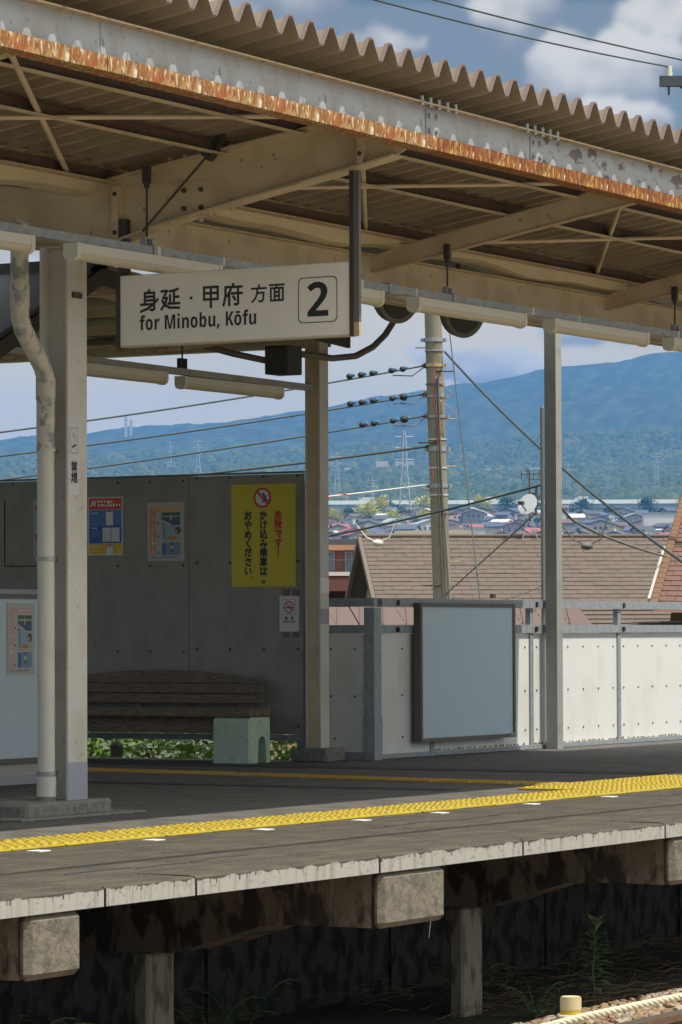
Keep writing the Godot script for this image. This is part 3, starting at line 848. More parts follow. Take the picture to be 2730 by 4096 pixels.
func track() -> void:
	var b := MB.new()
	b.prism([Vector2(-8.0, -1.04), Vector2(-7.6, -0.9), Vector2(-7.1, -0.845), Vector2(-4.0, -0.845), Vector2(-3.2, -1.04)], Vector3(-14, 0, 0), Vector3.BACK, Vector3.UP, Vector3(70, 0, 0))
	setting("track_bed", b, mats.ballast)
	b = MB.new()
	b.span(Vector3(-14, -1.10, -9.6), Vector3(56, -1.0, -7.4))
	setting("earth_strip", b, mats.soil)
	# ballast stones
	var st := MB.new()
	var f := FastNoiseLite.new()
	f.seed = 12; f.frequency = 0.9
	var before := MB.new()
	before.ball(Vector3(), Vector3.ONE, 4, 6)
	for t in range(0, before.v.size(), 3):
		var q := []
		for j in 3:
			var p := before.v[t + j]
			q.append(p * (0.75 + 0.5 * f.get_noise_3dv(p * 1.7)))
		st.flat(q[0], q[1], q[2], before.v[t] + before.v[t + 1] + before.v[t + 2])
	var mm := MultiMesh.new()
	mm.transform_format = MultiMesh.TRANSFORM_3D
	mm.use_colors = true
	mm.mesh = st.mesh()
	var spots := []
	for i in 16000:
		var z := rng.randf_range(-7.95, -5.0)
		var x := rng.randf_range(9.0, 24.0)
		if absf(z + 6.35) < 0.05: continue
		var y := -0.845
		if z < -7.1: y = lerpf(-0.845, -0.9, (-7.1 - z) / 0.5) if z > -7.6 else lerpf(-0.9, -1.02, (-7.6 - z) / 0.35)
		spots.append(Vector3(x, y + rng.randf_range(-0.01, 0.012), z))
	mm.instance_count = spots.size()
	for i in spots.size():
		var s := rng.randf_range(0.018, 0.042)
		var bs := Basis.from_euler(Vector3(rng.randf() * TAU, rng.randf() * TAU, rng.randf() * TAU)).scaled(Vector3(s, s * rng.randf_range(0.6, 0.9), s))
		mm.set_instance_transform(i, Transform3D(bs, spots[i]))
		var v := rng.randf()
		var c := Color(0.30, 0.21, 0.125).lerp(Color(0.15, 0.09, 0.06), v * v)
		if rng.randf() < 0.25: c = Color(0.33, 0.29, 0.23)
		mm.set_instance_color(i, c)
	var mi := MultiMeshInstance3D.new()
	mi.multimesh = mm
	mi.material_override = tinted("stone", 0.95)
	mi.name = "ballast_gravel"
	add_child(mi)
	tag(mi, "brown crushed stone ballast heaped beside the rail", "gravel")
	mi.set_meta("kind", "stuff")
	for z in [-6.35, -5.283]:
		var r := thing("rail", "rusty brown rail lying nearest the platform" if z < -6 else "rusty brown rail on the far side from the platform", "rail", Vector3(14, -0.83, z))
		b = MB.new()
		b.prism([Vector2(-0.06, 0), Vector2(-0.06, 0.012), Vector2(-0.009, 0.03), Vector2(-0.009, 0.105), Vector2(-0.031, 0.116), Vector2(-0.031, 0.146), Vector2(0.031, 0.146), Vector2(0.031, 0.116), Vector2(0.009, 0.105), Vector2(0.009, 0.03), Vector2(0.06, 0.012), Vector2(0.06, 0)], Vector3(-14, -0.83, z), Vector3.BACK, Vector3.UP, Vector3(70, 0, 0))
		part("rail_profile", b, mats.rail_rust, r)
		b = MB.new()
		b.span(Vector3(-14, -0.684, z - 0.026), Vector3(56, -0.68, z + 0.026))
		part("running_surface", b, mats.rail_top, r)
	# rope fence in front of the track
	var stk := thing("marker_stake", "round cream topped yellow stake with rope wound round it", "stake", Vector3(8.854, -0.75, -4.4))
	b = MB.new()
	b.tube([Vector3(8.854, -0.75, -4.4), Vector3(8.854, -0.118, -4.4)], 0.0285, 16)
	part("post", b, mats.stake_yellow, stk)
	b = MB.new()
	b.tube([Vector3(8.854, -0.118, -4.4), Vector3(8.854, -0.086, -4.4), Vector3(8.854, -0.082, -4.4)], [0.0295, 0.0295, 0.026], 16)
	part("cap", b, mats.stake_cream, stk)
	var rope := MB.new()
	for strand in 3:
		var pts := []
		for i in 420:
			var t := i / 419.0
			var xx := lerpf(7.4, 12.4, t)
			var y := -0.137 + 0.004 * sin((xx - 8.85) * 1.4) - 0.006 * (xx - 8.85) * (1.0 if xx > 8.85 else -2.5)
			var an := xx * 60.0 + strand * TAU / 3
			pts.append(Vector3(xx, y + cos(an) * 0.0056, -4.363 + sin(an) * 0.0056))
		rope.tube(pts, 0.0062, 6)
	for turn in 2:
		var pts := []
		for i in 33: pts.append(Vector3(8.854 + cos(TAU * i / 32) * 0.033, -0.138 - 0.012 * turn + 0.004 * i / 32.0, -4.4 + sin(TAU * i / 32) * 0.033))
		rope.tube(pts, 0.0065, 6)
	solo("rope", "pale twisted rope strung from the yellow stake along the track", "rope", rope, mats.rope)

# ---------------------------------------------------------------- canopy
const SLOPE := 0.145
func roof_y(z: float) -> float:            # underside of the valleys; the wings fall towards the gutter at z = -10.3
	return 3.548 + SLOPE * (z + 8.06) if z > -10.3 else 3.548 + SLOPE * (-10.3 + 8.06) + SLOPE * (-10.3 - z)

func folded(b: MB, x0: float, ribs: int, za: float, zb: float, up: float, thick: float) -> void:
	var prof := []
	for k in ribs:
		var x := x0 + k * 0.18
		prof.append_array([Vector2(x, 0), Vector2(x + 0.038, 0), Vector2(x + 0.093, 0.088), Vector2(x + 0.125, 0.088)])
	prof.append(Vector2(x0 + ribs * 0.18, 0))
	var ya := roof_y(za) + up
	var yb := roof_y(zb) + up
	for k in prof.size() - 1:
		var p: Vector2 = prof[k]
		var q: Vector2 = prof[k + 1]
		var o := Vector3(-(q.y - p.y), q.x - p.x, 0)
		var t := Vector3(0, thick, 0)
		var a := Vector3(p.x, ya + p.y, za)
		var e := Vector3(q.x, ya + q.y, za)
		var f := Vector3(q.x, yb + q.y, zb)
		var g := Vector3(p.x, yb + p.y, zb)
		b.quad(a, e, f, g, -o)
		b.quad(a + t, e + t, f + t, g + t, o)
		b.quad(a, e, e + t, a + t, Vector3(0, 0, 1))
		b.quad(g, f, f + t, g + t, Vector3(0, 0, -1))

func canopy() -> void:
	var roof := thing("canopy_roof", "brown folded metal roof with a zigzag eave over the platform", "roof", Vector3(15, 3.2, -10.3))
	for k in 62:
		var x := 6.0 + k * 0.54
		var b := MB.new()
		folded(b, x, 3, -8.06, -10.27, 0.0, 0.004)
		var sh := part("roof_sheet", b, mats.roof_sheet, roof)
		b = MB.new()
		folded(b, x, 3, -8.054, -8.075, 0.0045, 0.009)
		part("drip_edge", b, mats.roof_edge, sh)
		b = MB.new()
		folded(b, x, 3, -10.34, -13.5 if x < 24.5 else -10.75, 0.0, 0.004)  # unseen back wing, its reach shaped for the shade it casts
		part("roof_sheet", b, mats.roof_sheet, roof)
	# gutter in the valley
	var gut := thing("valley_gutter", "dented cream gutter lying in the valley of the canopy roof", "gutter", Vector3(15, 3.1, -10.2))
	var g := MB.new()
	var rows := []
	for i in 121:
		var x := 9.0 + i * 0.2
		var sag := 0.02 * sin(x * 2.1) + 0.012 * sin(x * 5.3)
		var row := []
		for q in [[-10.06, 3.27], [-10.075, 3.2], [-10.11, 3.155], [-10.2, 3.14], [-10.31, 3.16], [-10.36, 3.26]]:
			row.append(Vector3(x, q[1] + sag * (1.0 if q[1] < 3.2 else 0.3), q[0]))
		rows.append(row)
	for i in 120:
		for j in 5:
			g.quad(rows[i][j], rows[i + 1][j], rows[i + 1][j + 1], rows[i][j + 1], Vector3(0, -1, 0.3 if j < 3 else -0.3))
	part("trough", g, mats.cream_steel, gut)
	# long members
	var fas := thing("fascia_beam", "bluish white steel edge beam of the canopy with a rusted lower flange", "beam", Vector3(15, 3.245, -8.2))
	var cuts := [6.0, 12.2, 15.05, 16.15, 20.3, 24.6, 29.0, 36.0]
	for k in cuts.size() - 1:
		var a: float = cuts[k] + 0.003
		var e: float = cuts[k + 1] - 0.003
		var b := MB.new()
		b.span(Vector3(a, 3.24, -8.212), Vector3(e, 3.444, -8.2))
		part("web", b, mats.fascia_paint if k < 3 else mats.fascia_flaking, fas)
		b = MB.new()
		b.span(Vector3(a, 3.4445, -8.23), Vector3(e, 3.452, -8.152))
		part("top_flange", b, mats.rusty_cream, fas)
		b = MB.new()
		b.span(Vector3(a, 3.234, -8.172), Vector3(e, 3.299, -8.164))
		b.span(Vector3(a, 3.232, -8.26), Vector3(e, 3.239, -8.165))
		part("rusted_flange", b, mats.rust_band if k < 2 else mats.rust_band_red, fas)
	for x in [15.05, 16.15]:
		var pl := MB.new()
		pl.span(Vector3(x - 0.06, 3.3, -8.199), Vector3(x + 0.06, 3.43, -8.194))
		var splice := part("splice_plate", pl, mats.fascia_paint, fas)
		var bo := MB.new()
		for i in 5:
			bo.tube([Vector3(x - 0.16 + i * 0.085, 3.452, -8.165), Vector3(x - 0.16 + i * 0.085, 3.478, -8.165)], 0.012, 6)
			bo.tube([Vector3(x - 0.16 + i * 0.085, 3.432, -8.165), Vector3(x - 0.16 + i * 0.085, 3.4443, -8.165)], 0.014, 6)
		for i in [-0.035, 0.035]:
			for y in [3.33, 3.4]: bo.tube([Vector3(x + i, y, -8.195), Vector3(x + i, y, -8.18)], 0.012, 6)
		part("bolt", bo, mats.galvanised, splice).set_meta("kind", "stuff")
	var zs := [-8.9, -9.36]
	for i in 2:
		var z: float = zs[i]
		var y := roof_y(z)
		var o := thing("purlin", ["cream and brown purlin nearest the rusted edge beam", "cream and brown purlin in the middle of the roof slope"][i], "purlin", Vector3(15, y - 0.07, z), "purlins under the roof sheets")
		var b := MB.new()
		b.span(Vector3(6, y - 0.066, z - 0.004), Vector3(36, y - 0.003, z + 0.002))
		part("web", b, mats.brown_steel, o)
		b = MB.new()
		b.span(Vector3(6, y - 0.071, z - 0.004), Vector3(36, y - 0.0665, z + 0.046))
		part("lower_flange", b, mats.cream_steel, o)
		b = MB.new()
		b.span(Vector3(6, y - 0.0075, z + 0.0025), Vector3(36, y - 0.003, z + 0.03))
		part("upper_flange", b, mats.brown_steel, o)
	var p3 := thing("purlin", "rust brown channel with a crinkled upper edge beside the gutter", "purlin", Vector3(15, 3.2, -9.96), "purlins under the roof sheets")
	var b3 := MB.new()
	b3.span(Vector3(6, 3.2, -10.045), Vector3(36, 3.262, -10.035))
	part("web", b3, mats.brown_steel, p3)
	b3 = MB.new()
	b3.span(Vector3(6, 3.192, -10.055), Vector3(36, 3.199, -9.985))
	part("lower_flange", b3, mats.rusty_cream, p3)
	b3 = MB.new()
	for i in 150:
		var xa := 6.0 + i * 0.2
		var ya := 3.266 + 0.006 * sin(xa * 4.0) + 0.004 * sin(xa * 9.0)
		var yb := 3.266 + 0.006 * sin((xa + 0.2) * 4.0) + 0.004 * sin((xa + 0.2) * 9.0)
		b3.quad(Vector3(xa, ya, -10.056), Vector3(xa + 0.2, yb, -10.056), Vector3(xa + 0.2, yb + 0.006, -10.0), Vector3(xa, ya + 0.006, -10.0), Vector3.UP)
	part("flashing", b3, mats.rusty_cream, p3)
	# girder along the posts, from the near post on
	var gird := thing("canopy_girder", "deep cream steel girder running along the canopy posts", "girder", Vector3(15.1, 2.85, -10.26))
	var yaw := Basis(Vector3.UP, -0.016)
	var o0 := Vector3(15.1, 0, -10.262)
	for q in [["web", Vector3(10.5, 2.978, 0), Vector3(21.0, 0.25, 0.01)], ["lower_flange", Vector3(10.5, 2.8515, 0), Vector3(21.0, 0.011, 0.1)], ["upper_flange", Vector3(10.5, 3.1045, 0), Vector3(21.0, 0.009, 0.1)]]:
		var b := MB.new()
		b.box(o0 + yaw * q[1], q[2], yaw)
		part(q[0], b, mats.cream_steel if q[0] == "web" else mats.rusty_cream, gird)
	# arms
	main_arm(15.0, "heavy bolted cream roof arm above the hanging sign")
	main_arm(24.0, "heavy cream roof arm far along the canopy")
	for q in [[12.0, "slim cream roof arm left of the frame"], [18.008, "slim cream roof arm between the sign and the grey post"], [21.018, "slim cream roof arm at the right edge of the photo"], [27.0, "slim cream roof arm farther along the canopy"]]:
		slim_arm(q[0], q[1])
	# round bar bracing in the roof plane
	for k in [[12.0, 15.0], [15.0, 18.0], [18.0, 21.0], [21.0, 24.0]]:
		for s in 2:
			var p: Array = [Vector3(k[0] + 0.06, 3.17, -10.15), Vector3(k[1] - 0.1, 3.415, -8.62)] if s == 0 else [Vector3(k[0] + 0.1, 3.40, -8.62), Vector3(k[1] - 0.08, 3.2, -10.2)]
			var b := MB.new()
			b.tube(p, 0.012 if s == 0 else 0.015, 8)
			solo("brace_rod", "thin brace rod, %s, %s" % ["leaning away from the eave" if s == 0 else "crossing down to the gutter", "left of the bolted arm" if k[0] < 14 else ("behind the sign hanger" if k[0] < 17 else ("right of the middle slim arm" if k[0] < 20 else "beyond the right edge"))], "brace rod", b, mats.cream_steel, "brace rods")
	# posts with their pads
	post("canopy_post", "off white steel canopy post at the left with a rain pipe beside it", 15.0, -10.31, 0.172, mats.white_post)
	post("canopy_post", "off white steel canopy post farther along to the right", 24.0, -10.31, 0.172, mats.white_post)
	var pad := MB.new()
	pad.rbox(Vector3(14.86, 0.04, -10.42), Vector3(0.76, 0.08, 0.5), 0.015)
	pad.rbox(Vector3(14.88, 0.006, -10.42), Vector3(1.1, 0.014, 0.66), 0.004)
	solo("post_pad", "rough concrete pad under the white post and rain pipe", "concrete pad", pad, mats.concrete_base)
	# rain pipe
	var rp := thing("rain_pipe", "peeling cream rain pipe with a kinked elbow beside the white post", "drain pipe", Vector3(14.8, 0.08, -10.32))
	b3 = MB.new()
	b3.tube([Vector3(14.602, 2.98, -10.3), Vector3(14.602, 2.53, -10.3)], 0.046, 16)
	b3.tube([Vector3(14.602, 2.66, -10.3), Vector3(14.602, 2.545, -10.3)], 0.051, 16)
	b3.tube([Vector3(14.602, 2.545, -10.3), Vector3(14.608, 2.50, -10.302), Vector3(14.64, 2.44, -10.305), Vector3(14.82, 2.265, -10.313), Vector3(14.853, 2.215, -10.318), Vector3(14.858, 2.15, -10.32)], 0.047, 16)
	part("elbow", b3, mats.peeled_pipe, rp)
	b3 = MB.new()
	b3.tube([Vector3(14.858, 2.21, -10.32), Vector3(14.858, 2.10, -10.32)], 0.051, 16)
	b3.tube([Vector3(14.858, 2.10, -10.32), Vector3(14.858, 1.84, -10.32)], 0.0475, 16)
	part("socket", b3, mats.peeled_pipe, rp)
	b3 = MB.new()
	b3.tube([Vector3(14.858, 1.9, -10.32), Vector3(14.862, 0.2, -10.32)], 0.0445, 16)
	part("downpipe", b3, mats.pale_pipe, rp)
	b3 = MB.new()
	b3.tube([Vector3(14.862, 0.2, -10.32), Vector3(14.862, 0.10, -10.32)], 0.05, 16)
	part("foot_sleeve", b3, mats.white_post, rp)
	b3 = MB.new()
	b3.tube([Vector3(14.862, 0.10, -10.32), Vector3(14.862, 0.078, -10.32)], 0.048, 16)
	part("drain_stub", b3, mats.concrete_base, rp)
	for y in [1.84, 1.285, 0.205]:
		b3 = MB.new()
		b3.tube([Vector3(14.86, y, -10.32), Vector3(14.86, y + 0.022, -10.32)], 0.05, 16)
		b3.span(Vector3(14.88, y, -10.33), Vector3(14.96, y + 0.02, -10.315))
		part("clamp", b3, mats.galvanised if y < 1.5 else mats.peeled_pipe, rp)

func post(called: String, label: String, x: float, z: float, w: float, m: Material) -> void:
	var o := thing(called, label, "post", Vector3(x, 0.08, z), "canopy posts")
	var b := MB.new()
	b.span(Vector3(x - w / 2, 0.08, z + w / 2 - 0.012), Vector3(x + w / 2, 2.88, z + w / 2))
	b.span(Vector3(x - w / 2, 0.08, z - w / 2), Vector3(x + w / 2, 2.88, z - w / 2 + 0.012))
	part("flange", b, m, o)
	b = MB.new()
	b.span(Vector3(x - 0.006, 0.08, z - w / 2 + 0.012), Vector3(x + 0.006, 2.88, z + w / 2 - 0.012))
	part("web", b, m, o)
	b = MB.new()
	b.span(Vector3(x - w / 2 - 0.0008, 0.081, z + w / 2 + 0.0003), Vector3(x + w / 2 + 0.0008, 0.27, z + w / 2 + 0.0012))
	part("grey_base_paint", b, mats.grey_paint, o)
	b = MB.new()
	for q in [[2.62, -0.01]]:
		b.span(Vector3(x + q[1] - 0.04, q[0], z + w / 2), Vector3(x + q[1] + 0.04, q[0] + 0.03, z + w / 2 + 0.012))
	part("bracket", b, mats.brown_steel, o)

func main_arm(x: float, label: String) -> void:
	var o := thing("roof_arm", label, "beam", Vector3(x, 2.88, -10.31), "roof arms")
	var b := MB.new()
	var top := [Vector2(-8.26, 3.462), Vector2(-9.3, 3.312), Vector2(-10.31, 3.155), Vector2(-11.2, 3.29), Vector2(-12.5, 3.48)]
	var bot := [Vector2(-12.5, 3.31), Vector2(-11.2, 3.06), Vector2(-10.62, 2.9), Vector2(-10.05, 2.876), Vector2(-9.78, 2.945), Vector2(-9.37, 3.03), Vector2(-8.62, 3.168), Vector2(-8.36, 3.22), Vector2(-8.26, 3.27)]
	b.prism(top + bot, Vector3(x - 0.005, 0, 0), Vector3.BACK, Vector3.UP, Vector3(0.01, 0, 0))
	part("web", b, mats.cream_steel, o)
	for e in 2:
		var line: Array = top if e == 0 else [Vector2(-12.5, 3.31), Vector2(-11.2, 3.06), Vector2(-10.62, 2.9), Vector2(-10.05, 2.876), Vector2(-9.78, 2.945), Vector2(-9.37, 3.03), Vector2(-8.62, 3.168), Vector2(-8.36, 3.22)]
		b = MB.new()
		var th := 0.009 if e == 0 else -0.01
		for k in line.size() - 1:
			var p: Vector2 = line[k]
			var q: Vector2 = line[k + 1]
			b.prism([p, q, q + Vector2(0, th), p + Vector2(0, th)], Vector3(x - 0.055, 0, 0), Vector3.BACK, Vector3.UP, Vector3(0.11, 0, 0))
		part("top_flange" if e == 0 else "bottom_flange", b, mats.cream_steel, o)
	# splice with bolts, and stiffeners
	for q in [[-9.62, -9.42, 2.99, 3.17], [-10.92, -10.74, 2.99, 3.17]]:
		b = MB.new()
		b.span(Vector3(x - 0.011, q[2], q[0]), Vector3(x - 0.0052, q[3], q[1]))
		var pl := part("splice_plate", b, mats.cream_steel, o)
		for dz in [0.05, 0.15]:
			for y in [q[2] + 0.045, q[3] - 0.045]:
				b = MB.new()
				b.tube([Vector3(x - 0.011, y, q[0] + dz), Vector3(x - 0.024, y, q[0] + dz)], 0.013, 6)
				part("bolt", b, mats.brown_steel, pl)
	for z in [-9.98, -8.56]:
		b = MB.new()
		b.span(Vector3(x - 0.05, (2.89 if z < -9 else 3.185), z), Vector3(x - 0.006, (3.17 if z < -9 else 3.40), z + 0.035))
		var stf := part("stiffener", b, mats.cream_steel, o)
		for y in ([2.935, 3.13] if z < -9 else [3.235]):
			b = MB.new()
			b.tube([Vector3(x - 0.05, y, z + 0.018), Vector3(x - 0.054, y, z + 0.018)], 0.012, 10)
			part("hole", b, mats.dark_steel, stf)
	b = MB.new()
	for k in 5:
		var z := -9.28 - k * 0.09
		b.tube([Vector3(x - 0.035, lerpf(3.31, 3.265, k / 4.0) + 0.009, z), Vector3(x - 0.035, lerpf(3.31, 3.265, k / 4.0) + 0.026, z)], 0.014, 6)
		b.tube([Vector3(x - 0.035, lerpf(3.04, 2.96, k / 4.0), z), Vector3(x - 0.035, lerpf(3.04, 2.96, k / 4.0) + 0.016, z)], 0.014, 6)
		b.tube([Vector3(x - 0.035, lerpf(3.02, 2.93, k / 4.0) - 0.014, z), Vector3(x - 0.035, lerpf(3.02, 2.93, k / 4.0), z)], 0.014, 6)
	part("rivet", b, mats.rusty_cream, o).set_meta("kind", "stuff")

func slim_arm(x: float, label: String) -> void:
	var o := thing("roof_arm", label, "beam", Vector3(x, 3.01, -10.2), "roof arms")
	var b := MB.new()
	b.prism([Vector2(-10.23, 3.012), Vector2(-8.27, 3.36), Vector2(-8.27, 3.46), Vector2(-8.75, 3.392), Vector2(-10.0, 3.15), Vector2(-10.23, 3.10)], Vector3(x - 0.004, 0, 0), Vector3.BACK, Vector3.UP, Vector3(0.008, 0, 0))
	part("web", b, mats.cream_steel, o)
	b = MB.new()
	b.prism([Vector2(-10.23, 3.004), Vector2(-8.27, 3.352), Vector2(-8.27, 3.3595), Vector2(-10.23, 3.0115)], Vector3(x - 0.01, 0, 0), Vector3.BACK, Vector3.UP, Vector3(0.06, 0, 0))
	part("bottom_flange", b, mats.rusty_cream, o)
	b = MB.new()
	b.prism([Vector2(-10.0, 3.151), Vector2(-8.75, 3.393), Vector2(-8.75, 3.399), Vector2(-10.0, 3.157)], Vector3(x - 0.004, 0, 0), Vector3.BACK, Vector3.UP, Vector3(0.05, 0, 0))
	part("top_flange", b, mats.rusty_cream, o)

# ---------------------------------------------------------------- passage roof behind, box, discs
func shelter() -> void:
	var o := thing("passage_roof", "low gabled roof over the passage behind the white post", "roof", Vector3(19.8, 2.6, -14))
	var zf := -12.85
	var zb := -18.5
	for s in 2:
		var e := Vector2(17.3, 2.40) if s == 0 else Vector2(22.3, 3.08)
		var r := Vector2(19.1, 3.27) if s == 0 else Vector2(19.1, 3.272)
		var dirv := (r - e)
		var b := MB.new()
		b.prism([e, r, r + Vector2(0, 0.035), e + Vector2(0, 0.035)], Vector3(0, 0, zb), Vector3.RIGHT, Vector3.UP, Vector3(0, 0, zf - zb))
		part("roof_sheet", b, mats.roof_sheet if s == 1 else plain("roof_slate_blue", Color(0.10, 0.10, 0.125), 0.6), o)
		b = MB.new()
		b.prism([e + Vector2(0, -0.11), r + Vector2(0, -0.11), r + Vector2(0, -0.002), e + Vector2(0, -0.002)], Vector3(0, 0, zf - 0.001), Vector3.RIGHT, Vector3.UP, Vector3(0, 0, 0.03))
		part("barge_board", b, mats.dark_steel, o)
		for k in 4:
			var f := k / 4.0 + 0.1
			b = MB.new()
			var c := e + dirv * f
			b.span(Vector3(c.x - 0.03, c.y - 0.1, zb), Vector3(c.x + 0.03, c.y - 0.03, zf - 0.04))
			part("purlin", b, mats.cream_steel, o)
	var b := MB.new()
	b.span(Vector3(19.0, 3.24, zb), Vector3(19.2, 3.33, zf))
	part("ridge_cap", b, mats.dark_steel, o)
	b = MB.new()
	b.span(Vector3(22.24, 2.99, -18.5), Vector3(22.36, 3.10, -13.02))
	part("gutter", b, mats.dark_steel, o)
	b = MB.new()
	b.span(Vector3(21.95, 2.96, -18.5), Vector3(22.05, 3.06, -13.05))
	part("eave_beam", b, mats.cream_steel, o)
	for z in [-13.2, -14.6, -16.0]:
		b = MB.new()
		b.tube([Vector3(19.2, 3.2, z), Vector3(22.0, 3.02, z)], 0.035, 6)
		b.tube([Vector3(20.6, 2.86, z - 0.2), Vector3(21.8, 3.04, z)], 0.025, 6)
		part("rafter", b, mats.rusty_cream, o)
	# the two square posts of the passage side
	var mp := thing("shelter_post", "cream steel post between the grey panel and the white fence", "post", Vector3(22.02, 0.1, -12.95))
	b = MB.new()
	b.span(Vector3(21.955, 0.1, -13.0), Vector3(22.075, 3.05, -12.99))
	b.span(Vector3(21.955, 0.1, -12.89), Vector3(22.075, 3.05, -12.878))
	part("flange", b, mats.white_post, mp)
	b = MB.new()
	b.span(Vector3(21.962, 0.1, -12.99), Vector3(21.97, 3.05, -12.89))
	part("web", b, mats.cream_steel, mp)
	for y in [0.98, 1.2]:
		b = MB.new()
		b.span(Vector3(21.954, y, -12.8785), Vector3(22.076, y + 0.11, -12.8765))
		part("paint_patch", b, mats.grey_paint if y < 1 else mats.fence_panel, mp)
	for y in [0.92, 1.98, 2.58]:
		b = MB.new()
		b.tube([Vector3(22.075, y, -12.94), Vector3(22.105, y, -12.94)], 0.02, 8)
		part("bolt", b, mats.bolt, mp)
	b = MB.new()
	b.rbox(Vector3(22.02, 0.05, -12.94), Vector3(0.27, 0.1, 0.3), 0.012)
	solo("post_pad", "square concrete block under the cream post by the fence", "concrete pad", b, mats.concrete_base)
	var rp := thing("grey_post", "plain grey square post standing against the white fence", "post", Vector3(25.2, 0, -12.65))
	b = MB.new()
	b.span(Vector3(25.15, 0, -12.7), Vector3(25.25, 3.55, -12.6))
	part("shaft", b, mats.grey_post, rp)
	# junction box and conduits
	var bx := thing("junction_box", "dark square junction box beside the cream post under the sign", "electrical box", Vector3(21.6, 2.72, -12.9))
	b = MB.new()
	b.rbox(Vector3(21.49, 2.83, -12.9), Vector3(0.2, 0.2, 0.19), 0.006)
	part("casing", b, mats.box_dark, bx)
	b = MB.new()
	b.rbox(Vector3(21.384, 2.83, -12.9), Vector3(0.012, 0.17, 0.16), 0.004)
	part("door", b, mats.dark_steel, bx)
	b = MB.new()
	b.tube([Vector3(21.58, 2.88, -12.82), Vector3(22.0, 2.875, -12.8), Vector3(22.3, 2.91, -12.78), Vector3(22.52, 2.99, -12.76), Vector3(22.7, 3.09, -12.76), Vector3(22.82, 3.19, -12.76), Vector3(22.9, 3.4, -12.76)], 0.024, 10)
	solo("conduit", "thick grey brown conduit curving up from the box to the girder", "conduit", b, mats.conduit)
	b = MB.new()
	b.tube([Vector3(21.42, 2.83, -13.0), Vector3(21.3, 2.88, -13.2), Vector3(21.2, 2.97, -13.5), Vector3(21.2, 3.0, -14.0), Vector3(21.2, 3.0, -16.5)], 0.024, 10)
	solo("conduit", "brown conduit running from the box back along the passage eave", "conduit", b, mats.conduit)
	# round discs under the canopy
	for k in 2:
		var x := 19.74 + k * 0.89
		var d := thing("round_mirror", ["round grey mirror back half hidden behind the first lamp right of the sign", "round grey mirror back hanging in front of the utility pole's right side"][k], "mirror", Vector3(x, 3.05, -11.0), "round mirrors under the canopy")
		var nn := Vector3(-0.25, -0.12, 0.96).normalized()
		var at := Vector3(x, 3.075 - 0.03 * k, -11.0)
		b = MB.new()
		b.tube([at - nn * 0.07, at - nn * 0.05, at, at + nn * 0.012], [0.15, 0.19, 0.2, 0.2], 28)
		part("rim", b, mats.disc_grey, d)
		b = MB.new()
		b.tube([at + nn * 0.0125, at + nn * 0.016], [0.17, 0.165], 28)
		part("face", b, mats.box_dark, d)
		b = MB.new()
		b.tube([at - nn * 0.05 + Vector3(0, 0.15, 0), Vector3(x, 3.4, -11.05)], 0.015, 8)
		part("bracket", b, mats.dark_steel, d)

# ---------------------------------------------------------------- fence, boards, grey panel
func dot_row(b: MB, at: Array, out: Vector3, r := 0.0085) -> void:
	for p in at: b.tube([p, p + out * 0.006], [r, r * 0.8], 8)

